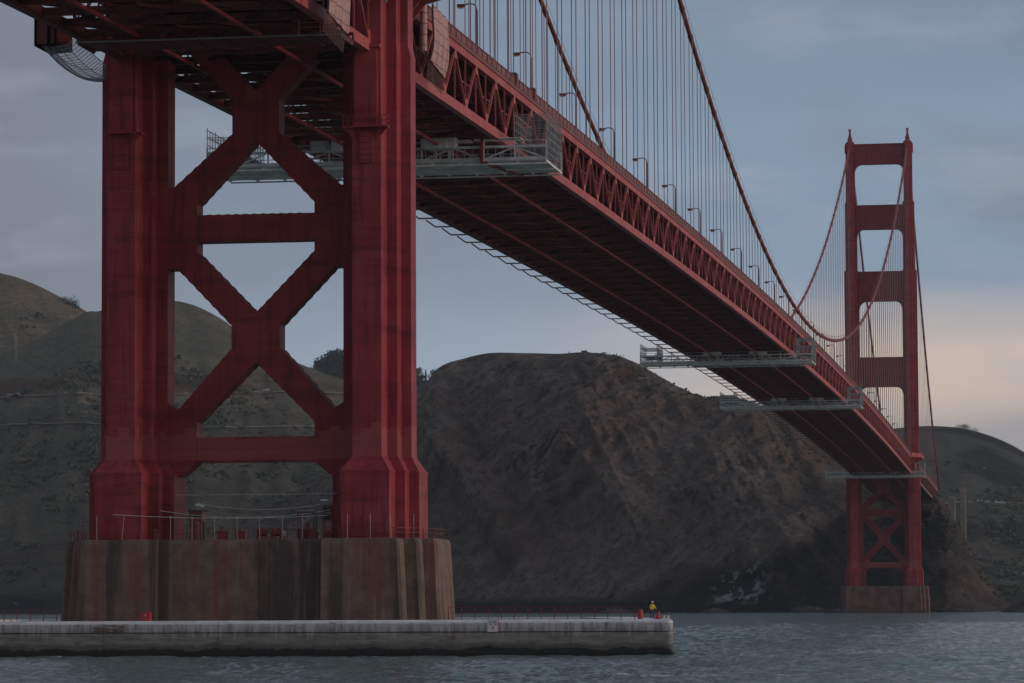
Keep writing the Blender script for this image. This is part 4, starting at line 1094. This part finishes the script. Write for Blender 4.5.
flood(-5.6, -5.2, ZP+3.25, 1, 'white floodlight on the roof of the red hut')
# equipment stand at the right pedestal
E = thing('equipment_stand', 'dark narrow equipment stand against the left side of the right pedestal', 'equipment stand', (9.0, -5, ZP))
q = MB()
for x in (8.5, 9.3):
    for y in (-5.5, -4.6): q.beam((x, y, ZP), (x, y, ZP+3.6), .09)
for k in range(5): q.beam((8.5, -5.5, ZP+.6+k*.7), (9.3, -5.5, ZP+.6+k*.7), .08)
q.build('frame', M_RED, E)
for z0, z1 in ((2.0, 2.7), (2.9, 3.6), (.1, .9)): MB().box(8.55, 9.25, -5.45, -4.7, ZP+z0, ZP+z1).build('cabinet', M_DARK if z0 > 1 else M_RED, E)
flood(8.9, -5.0, ZP+3.6, -1, 'white floodlight on the dark stand beside the right pedestal')
# crates
def crate(x0, x1, label):
    C_ = thing('red_crate', label, 'crate', (x0, -6.2, ZP), 'red crates on the near pier')
    MB().box(x0, x1, -6.6, -5.7, ZP+.06, ZP+.85).build('body', M_RED, C_)
    MB().box(x0-.04, x1+.04, -6.64, -5.66, ZP+.852, ZP+.94).build('lid', M_RED, C_)
    q = MB()
    for k in (0.02, .46, .94): q.box(x0+(x1-x0)*k, x0+(x1-x0)*k+.06, -6.64, -6.603, ZP+.02, ZP+.85)
    q.build('battens', M_RED, C_)
crate(-3.0, -1.75, 'wider dark red crate on the pier just right of the red hut'); crate(-.95, .1, 'narrower dark red crate in the middle of the near pier')
# winches
def winch(x, label, tarp):
    W_ = thing('winch', label, 'winch', (x, -6, ZP), 'red winches on the near pier')
    q = MB(); q.box(x-.65, x+.65, -6.5, -5.4, ZP, ZP+.14)
    for s in (-1, 1): q.prism_y([(x+s*.5-.07, ZP+.14), (x+s*.5+.07, ZP+.14), (x+s*.5+.07, ZP+.9), (x+s*.5-.07, ZP+.9)], -6.3, -5.6)
    q.build('frame', M_RED, W_)
    q = MB(); q.tube([(x-.5, -5.95, ZP+.72), (x+.5, -5.95, ZP+.72)], .42, 14); q.tube([(x-.56, -5.95, ZP+.72), (x-.48, -5.95, ZP+.72)], .58, 14); q.tube([(x+.48, -5.95, ZP+.72), (x+.56, -5.95, ZP+.72)], .58, 14); q.build('drum', M_RED, W_)
    q = MB(); q.beam((x+.6, -5.95, ZP+.72), (x+.75, -5.95, ZP+1.25), .08); q.build('crank', M_RED, W_)
    if tarp: MB().sphere((x+.72, -6.1, ZP+.55), .45, 8, 5, (1, .8, .9)).build('pale_bag', M_POST, W_)
winch(1.9, 'left dark red winch drum in the middle of the pier', False); winch(3.5, 'right red winch drum with a pale bag against it', True)
# hoist frame
HF = thing('hoist_frame', 'tall dark steel hoist frame on the pier left of the right pedestal', 'hoist frame', (6.7, -5.5, ZP))
q = MB()
for x in (5.9, 7.6):
    for y in (-6.2, -4.9): q.beam((x, y, ZP), (x, y, ZP+3.0), .13)
for z in (1.05, 2.9):
    for y in (-6.2, -4.9): q.beam((5.85, y, ZP+z), (7.65, y, ZP+z), .11)
q.build('frame', M_LAMP, HF)
q = MB(); q.box(5.8, 7.7, -6.3, -4.8, ZP+3.0, ZP+3.1); q.build('roof', M_POST, HF)
q = MB(); q.box(5.75, 6.5, -6.0, -5.0, ZP+.02, ZP+1.0); q.box(6.95, 7.8, -6.0, -5.0, ZP+.02, ZP+.9); q.build('motor', M_RED, HF)
q = MB(); q.tube([(6.72, -5.5, ZP+.02), (6.72, -5.5, ZP+1.7)], .2, 8); q.build('barrel_column', M_RED, HF)

# ------------------------------------------------------------------ things on the fender
ZF = 4.52
B = thing('control_box', 'bright red square box with a pale spot on the fender wall', 'box', (-6.8, -21.5, ZF))
MB().box(-7.25, -6.35, -21.8, -21.2, ZF+.06, ZF+.95).build('cabinet', M_BRIGHTRED, B)
q = MB(); q.tube([(-6.85, -21.805, ZF+.62), (-6.85, -21.84, ZF+.62)], .12, 10); q.build('pale_dial', M_POST, B)
q = MB(); q.box(-7.15, -7.05, -21.7, -21.3, ZF, ZF+.06); q.box(-6.55, -6.45, -21.7, -21.3, ZF, ZF+.06); q.build('feet', M_DARK, B)
# sign board
SG = thing('sign_board', 'white notice board with a pink mark hung on the fender face', 'sign', (30.2, -24.1, 3.3))
MB().box(29.62, 30.72, -24.13, -24.06, 3.32, 4.58).build('board', M_WHITE, SG)
q = MB(); q.box(29.6, 30.74, -24.14, -24.05, 3.25, 3.317); q.box(30.722, 30.76, -24.14, -24.05, 3.25, 4.58); q.build('border', M_BRIGHTRED, SG)
q = MB()
for r_, (x0, x1) in enumerate(((29.85, 30.08), (30.2, 30.55), (29.75, 30.0), (30.15, 30.6), (29.8, 30.1), (30.3, 30.6))):
    z = 4.44-.17*(r_//2); q.box(x0, x1, -24.142, -24.131, z-.09, z)
q.build('blurred_lines', M_GREY, SG)
q = MB(); q.box(30.06, 30.28, -24.142, -24.131, 3.5, 3.95); q.build('pink_mark', simple('pink_print', (.62, .30, .30), .6), SG)
# barrels
def barrel(x, h, r, label, cone):
    Bq = thing('red_barrel' if not cone else 'red_cone', label, 'barrel' if not cone else 'cone', (x, -20.6, ZF))
    q = MB()
    if cone: q.tube([(x, -20.6, ZF+.05), (x, -20.6, ZF+h)], [r, .08], 10); q.build('cone_body', M_BRIGHTRED, Bq); MB().box(x-r-.05, x+r+.05, -20.6-r, -20.6+r, ZF, ZF+.05).build('foot', M_DARK, Bq)
    else:
        q.tube([(x, -20.6, ZF), (x, -20.6, ZF+h)], r, 14); q.build('drum', M_BRIGHTRED, Bq)
        q = MB()
        for k in (.02, .35, .68, .97): q.tube([(x, -20.6, ZF+h*k-.03), (x, -20.6, ZF+h*k+.03)], r+.03, 14)
        q.build('hoops', M_RED, Bq)
        q = MB(); q.tube([(x, -20.6, ZF+h), (x, -20.6, ZF+h+.12)], .12, 8); q.build('cap', M_RED, Bq)
barrel(44.85, .95, .27, 'upright red barrel at the end of the fender railing', False)
barrel(46.7, .75, .3, 'red cone beside the feet of the worker in yellow', True)
q = MB(); q.tube([(47.3, -20.6, ZF), (47.3, -20.6, ZF+.1), (47.3, -20.6, ZF+.3), (47.3, -20.6, ZF+.36)], [.2, .1, .1, .22], 10); q.tube([(47.7, -20.6, ZF), (47.7, -20.6, ZF+.3), (47.7, -20.6, ZF+.36)], [.1, .1, .2], 10)
q.box(47.05, 47.9, -20.8, -20.4, ZF, ZF+.06)
tag(q.build('mooring_bitt', M_WHITE), 'small white mooring bitt near the right end of the fender', 'mooring bitt')

# ------------------------------------------------------------------ people
def skin_mesh(name, joints, edges, radii, mat, lv=1):
    me = bpy.data.meshes.new(name+'_skeleton'); me.from_pydata(joints, edges, [])
    o = bpy.data.objects.new(name+'_skeleton', me); COL.objects.link(o)
    sk = o.modifiers.new('skin', 'SKIN')
    for v, r in zip(me.skin_vertices[0].data, radii): v.radius = (r, r) if not isinstance(r, tuple) else r
    me.skin_vertices[0].data[0].use_root = True
    sub = o.modifiers.new('sub', 'SUBSURF'); sub.levels = lv; sub.render_levels = lv
    dg = bpy.context.evaluated_depsgraph_get(); dg.update()
    m2 = bpy.data.meshes.new_from_object(o.evaluated_get(dg)); m2.name = name
    bpy.data.objects.remove(o); m2.materials.clear()
    for mm in mat: m2.materials.append(mm)
    for p in m2.polygons: p.use_smooth = True
    return m2
J = [(0,0,.95),(0,.0,1.12),(0,.02,1.36),(0,.0,1.50),(0,-.03,1.60),(0,-.03,1.74),
     (-.18,.02,1.42),(-.26,.0,1.16),(-.22,-.16,.98),(-.2,-.22,.92), (.18,.02,1.42),(.30,-.02,1.18),(.36,-.14,1.0),(.38,-.2,.94),
     (-.10,0,.88),(-.14,-.03,.50),(-.17,.02,.09),(-.18,-.14,.04),(.10,0,.88),(.13,.02,.50),(.15,.04,.09),(.16,-.12,.04)]
ED = [(0,1),(1,2),(2,3),(3,4),(4,5),(2,6),(6,7),(7,8),(8,9),(2,10),(10,11),(11,12),(12,13),(0,14),(14,15),(15,16),(16,17),(0,18),(18,19),(19,20),(20,21)]
RD = [(.15,.11),(.14,.10),(.17,.11),.06,(.085,.095),(.08,.09),.065,.05,.04,.035,.065,.05,.04,.035,.095,.065,.045,.045,.095,.065,.045,.045]
bodym = skin_mesh('body', J, ED, RD, [M_TROUS, M_SKIN])
for p in bodym.polygons:
    cz_ = sum(bodym.vertices[i].co.z for i in p.vertices)/len(p.vertices); cx_ = abs(p.center.x)
    p.material_index = 1 if cz_ > 1.5 or (cx_ > .19 and .85 < cz_ < 1.02) else 0
PW = thing('person', 'worker in a bright yellow jacket and pale helmet at the fender end', 'person', (46.05, -20.4, ZF))
PW.rotation_euler = (0, 0, radians(30))
bo = bpy.data.objects.new('body', bodym); COL.objects.link(bo); bo.parent = PW
jid = [0,1,2,3,6,7,8,10,11,12]; mp_ = {j: i for i, j in enumerate(jid)}
JJ = [J[j] for j in jid]; JJ[0] = (0, 0, .90); JE = [(mp_[a], mp_[b]) for a, b in ED if a in mp_ and b in mp_]
jm = skin_mesh('jacket', JJ, JE, [(.185,.145),(.18,.14),(.205,.145),.085,.09,.075,.062,.09,.075,.062], [M_YELLOW])
jo = bpy.data.objects.new('jacket', jm); COL.objects.link(jo); jo.parent = PW
q = MB(); q.sphere((0, -.03, 1.73), .125, 12, 6, (1, 1.1, .8)); q.tube([(0, -.05, 1.72), (0, -.05, 1.735)], [.165, .165], 12)
ho = q.build('helmet', M_WHITE); ho.parent = PW
q = MB()
for s in (-1, 1): q.sphere((s*.035, -.125, 1.655), .014, 6, 4)
q.sphere((0, -.135, 1.62), .018, 6, 4); fo_ = q.build('face_features', M_DARK); fo_.parent = PW
# visitors on the cliff top
def ground_z(h, X_, n=400):
    best = None
    for i in range(h.nu):
        p = h.pt(i, 1.0)
        if best is None or abs(p.x-X_) < abs(best.x-X_): best = p
    return best
vis = [('leftmost tiny visitor standing on the cliff-top rim', -204), ('tiny visitor just right of the dark hut on the cliff top', -186.5), ('tiny visitor in the middle of the cliff-top row, left of a pair', -182.6), ('tiny dark visitor right of the pair on the cliff top', -178.4), ('rightmost tiny visitor on the cliff-top rim', -175.8)]
cloth = [simple('dark_coat', (.06, .06, .08), .9), simple('brown_coat', (.10, .07, .06), .9)]
for k, (lb_, x) in enumerate(vis):
    g = ground_z(h1, x)
    if k < 2:
        m2 = bodym.copy(); m2.materials[0] = cloth[k]
        vm = m2 if k == 0 else vm
    o = bpy.data.objects.new('person', vm); COL.objects.link(o); o.location = (x, g.y+1, g.z-.1); o.rotation_euler = (0, 0, k*1.3); o.scale = (1.15, 1.15, 1.1)
    tag(o, lb_, 'person', 'visitors on the cliff top')
g = ground_z(h1, -194.5)
HT = thing('cliff_hut', 'tiny dark box-shaped hut on the rim of the cliff top', 'hut', (-194.5, g.y+3, g.z-.6))
MB().box(-196, -193, g.y+2, g.y+5, g.z-.6, g.z+2.1).build('wall', M_DARK, HT); MB().box(-196.3, -192.7, g.y+1.7, g.y+5.3, g.z+2.1, g.z+2.3).build('roof', M_GREY, HT)

# ------------------------------------------------------------------ trees, pole, cars, pylons ashore
def tree(name, label, x, y, z, h, w, kind, grp, seed):
    rnd = random.Random(seed); T = thing(name, label, 'tree', (x, y, z), grp)
    q = MB(); q.tube([(x, y, z-1), (x+.02*h, y, z+h*.35), (x, y, z+h*.85)], [h*.035, h*.026, h*.008], 6)
    for k in range(5):
        a = rnd.uniform(0, 6.28); zz = z+h*rnd.uniform(.3, .65); q.tube([(x, y, zz), (x+w*.32*cos(a), y+w*.32*sin(a), zz+h*.14)], [h*.012, h*.004], 4)
    q.build('trunk', M_BARK, T)
    c_ = MB(); n = 1500 if kind != 'cone' else 380
    cl = [(rnd.uniform(-.36, .36)*w, rnd.uniform(-.36, .36)*w, h*rnd.uniform(.12, .9), w*rnd.uniform(.2, .36)) for _ in range(18)]
    for k in range(n):
        if kind == 'cone':
            t_ = rnd.random()**.8; a = rnd.uniform(0, 6.28); r = w*.5*(1-t_)*rnd.uniform(.4, 1.05); p = Vector((x+r*cos(a), y+r*sin(a), z+h*(.1+.9*t_)))
        else:
            cxx, cyy, czz, cr = rnd.choice(cl); d = Vector((rnd.gauss(0, 1), rnd.gauss(0, 1), rnd.gauss(0, .75))).normalized()*cr*rnd.uniform(.5, 1.1); p = Vector((x+cxx, y+cyy, z+czz))+d
        s_ = h*rnd.uniform(.02, .055); u = Vector((rnd.gauss(0, 1), rnd.gauss(0, 1), rnd.gauss(0, 1))).normalized(); v = u.cross(Vector((rnd.gauss(0, 1), rnd.gauss(0, 1), rnd.gauss(0, 1)))).normalized()
        c_.add([p-u*s_, p+v*s_*.8, p+u*s_, p-v*s_*.8], [(0, 1, 2, 3)])
    c_.build('crown', M_LEAF, T, fix=False)
tree('round_tree', 'lone dark bushy tree on the notch of the left hill ridge', -818, 2697, 273.5, 11, 13, 'round', None, 1)
tree('round_tree', 'small low bush left of the lone tree on the left hill ridge', -827, 2699, 281.5, 5, 8, 'round', None, 2)
specs = [(-785, 15, 16, 'round', 'small tree between the two leftmost trees of the dark clump'), (-777, 21, 18, 'round', 'tree filling the middle left of the dark clump beside the right leg'), (-769, 26, 19, 'round', 'tree filling the middle right of the dark clump beside the right leg'), (-759, 30, 20, 'round', 'tree between the two tallest of the dark clump beside the right leg'), (-789, 12, 12, 'round', 'lowest leftmost tree of the dark clump seen between the braces and the right leg'), (-781, 19, 15, 'round', 'tree second from the left in the dark clump beside the right leg'), (-773, 24, 17, 'round', 'middle tree of the dark clump beside the right leg'), (-764, 29, 18, 'round', 'tall tree of the dark clump second from the right leg'), (-754, 33, 20, 'round', 'tallest tree of the dark clump touching the right leg'),
         (-742, 26, 17, 'round', 'tree of the far ridge hidden behind the right leg'), (-664, 20, 13, 'round', 'dark tree just right of the right leg on the far ridge'), (-655, 17, 4.5, 'cone', 'slim pointed conifer between two round trees on the far ridge'), (-645, 17, 14, 'round', 'round-crowned tree right of the slim conifer'), (-637, 19, 13, 'round', 'round tree where the far ridge meets the cliff slope')]
for k, (x, h, w, kd, lb_) in enumerate(specs):
    g = ground_z(hC, x); g = Vector((g.x, g.y, g.z-3)); tree('round_tree' if kd == 'round' else 'conifer_tree', lb_, x, g.y-4, g.z-1.5, h, w, kd, 'trees on the far blue ridge', 10+k)
for k, (x, h, w, lb_) in enumerate([(-15, 3.5, 9, 'leftmost low shrubby tree on the crest of the right hill'), (-8, 5, 9, 'tallest shrubby tree on the crest of the right hill'), (0, 3, 9, 'rightmost low shrubby tree on the crest of the right hill')]):
    g = ground_z(h3, x); tree('shrubby_tree', lb_, x, g.y, g.z-1, h, w, 'round', 'trees on the crest of the right hill', 40+k)
# utility pole
UP = thing('utility_pole', 'thin pale utility pole on the slope of the left hill', 'pole', (-746, 2297, 205))
MB().tube([(-746, 2297, 200), (-746, 2297, 222)], [.35, .3], 6).build('pole', M_GREY, UP); MB().box(-748, -744, 2296.8, 2297.1, 219.5, 220).build('crossarm', M_GREY, UP)
# parked cars (tiny)
def car(x, y, z, label, col, L_=4.6, hgt=1.5, grp=None):
    C_ = thing('parked_car', label, 'car', (x, y, z), grp)
    q = MB(); q.prism_y([(x-L_/2, z+.35), (x+L_/2, z+.35), (x+L_/2, z+.9), (x+L_*.28, z+1.0), (x+L_*.16, z+hgt), (x-L_*.3, z+hgt), (x-L_/2, z+.95)], y-.9, y+.9); q.build('body', col, C_)
    q = MB(); q.prism_y([(x+L_*.24, z+1.0), (x+L_*.15, z+hgt-.08), (x-L_*.28, z+hgt-.08), (x-L_*.4, z+1.0)], y-.92, y+.92); q.build('window', M_DARK, C_)
    for s in (-.3, .3): MB().tube([(x+s*L_, y-.95, z+.35), (x+s*L_, y+.95, z+.35)], .35, 10).build('wheel', M_DARK, C_)
M_CARW = simple('white_car_paint', (.75, .76, .78), .3, .03)
def near_pt(pts_, x): return min(pts_, key=lambda p: abs(p.x-x))
for x, lb_, L_, hg in ((11, 'small white car leftmost on the right hillside road', 4.6, 1.5), (18, 'second white car on the right hillside road beside the white van', 4.6, 1.6), (28, 'larger white van at the right end of the parked row on the right hillside road', 8.5, 3.0)):
    p = near_pt(roadR, x); car(x, p.y-1, p.z+1.0, lb_, M_CARW, L_, hg, 'white vehicles on the right hillside road')
for x, lb_ in ((-726, 'white car at the left frame edge on the left hillside road'), (-717, 'pale car on the left hillside road second from the frame edge'), (-519, 'pale car on the hillside road seen between the lower braces')):
    p = near_pt(roadL, x); car(x, p.y-1, p.z+1.0, lb_, M_CARW, 4.8, 1.7, 'pale cars on the left hillside road')
# approach pylons
def pylon(x, y, w, z0, z1, label):
    P_ = thing('concrete_pylon', label, 'pylon', (x, y, z0), 'concrete pylons at the shore end of the bridge')
    q = MB(); q.box(x-w/2, x+w/2, y-3, y+3, z0, z1); q.build('shaft', M_PYLON, P_)
    q = MB()
    for k in (-.28, .28): q.box(x+k*w-.35, x+k*w+.35, y-3.35, y-2.998, z0, z1-3)
    q.build('fluting', M_PYLON, P_)
    q = MB(); q.box(x-w/2-.4, x+w/2+.4, y-3.4, y+3.4, z1-1.4, z1+.01); q.box(x-w/2+.5, x+w/2-.5, y-2.4, y+2.4, z1+.012, z1+1.2); q.build('cap', M_PYLON, P_)
pylon(20.0, 1640, 4.0, 20, 63.5, 'shorter pale concrete pylon beside the shore end of the bridge')
pylon(26.0, 1655, 3.2, 14, 69.0, 'taller darker concrete pylon right of the shorter one ashore')

# cabinets on the railing and walkers on the sidewalk
for x, y, lb_ in ((14.0, 92.2, 'small dark cabinet on the deck railing just above the work platform scaffold'), (14.0, 108.5, 'second small dark cabinet on the railing, farther along the deck')):
    Cb = thing('railing_cabinet', lb_, 'cabinet', (x, y, zb(y)+8.3), 'cabinets on the deck railing')
    q = MB(); q.box(x-.5, x+.42, y-.9, y+.9, zb(y)+8.35, zb(y)+10.1); q.build('case', M_LAMP, Cb)
    q = MB(); q.box(x+.425, x+.5, y-.7, y+.7, zb(y)+8.7, zb(y)+9.9); q.build('door', M_RAIL, Cb)
for k, (y, lb_) in enumerate(((262, 'tiny walker on the sidewalk, nearest of three seen above the railing'), (276, 'tiny walker on the sidewalk, second of three above the railing'), (283, 'tiny walker on the sidewalk, farthest of three above the railing'))):
    o = bpy.data.objects.new('person', vm if k else bodym); COL.objects.link(o); o.location = (13.4, y, zb(y)+8.55); o.rotation_euler = (0, 0, k*2.1); tag(o, lb_, 'person', 'walkers on the bridge sidewalk')
# scrub clumps on the slopes
def scrub(h, n, seed, vmin, vmax, smin, smax, name, mat):
    rnd = random.Random(seed); V = []; F = []
    tries = 0; made = 0
    while made < n and tries < n*8:
        tries += 1
        i = rnd.uniform(0, h.nu-1.01); v = rnd.uniform(vmin, vmax); p = h.pt(i, v)
        if p.z < 4 or noise.fractal(p*.012+Vector((seed, 0, 0)), 1, 2, 3) < rnd.uniform(-.15, .35): continue
        s_ = rnd.uniform(smin, smax); made += 1
        for q in range(9):
            c_ = p+Vector((rnd.gauss(0, .6)*s_, rnd.gauss(0, .6)*s_, rnd.uniform(.05, .75)*s_)); a = Vector((rnd.gauss(0, 1), rnd.gauss(0, 1), rnd.gauss(0, 1))).normalized()*s_*.5; b = a.cross(Vector((rnd.gauss(0, 1), rnd.gauss(0, 1), rnd.gauss(0, 1)))).normalized()*s_*.42
            k = len(V); V += [tuple(c_-a), tuple(c_+b), tuple(c_+a), tuple(c_-b)]; F.append((k, k+1, k+2, k+3))
    me = bpy.data.meshes.new(name); me.from_pydata(V, [], F); me.materials.append(mat)
    o = bpy.data.objects.new(name, me); COL.objects.link(o); tag(o, kind='stuff')
M_BUSH = simple('scrub_leaves', (0.075, 0.085, 0.058), 0.95, 0.4, 0.05)
scrub(hB, 1900, 3, .03, .80, 1.2, 3.2, 'hillside_scrub', M_BUSH)
scrub(hA, 200, 5, .3, .9, 1.4, 3.4, 'hillside_scrub', M_BUSH)
scrub(h3, 1100, 8, .03, .80, 1.4, 3.6, 'hillside_scrub', M_BUSH)
scrub(h1, 700, 11, .5, .97, .6, 1.4, 'cliff_scrub', M_BUSH)

# ------------------------------------------------------------------ haze
hb = MB(); hb.box(-1700, 1000, -520, 4300, -6, 345)
hz_ = hb.build('haze', None) if False else None
m = bpy.data.materials.new('sea_haze'); m.use_nodes = True; t = m.node_tree; t.nodes.clear()
ov = N(t, 'ShaderNodeOutputMaterial'); pv = N(t, 'ShaderNodeVolumePrincipled', ins={'Color': (0.80, 0.88, 1.0, 1), 'Density': HAZE, 'Anisotropy': 0.0})
t.links.new(pv.outputs[0], ov.inputs['Volume'])
tag(hb.build('haze', m), kind='stuff')
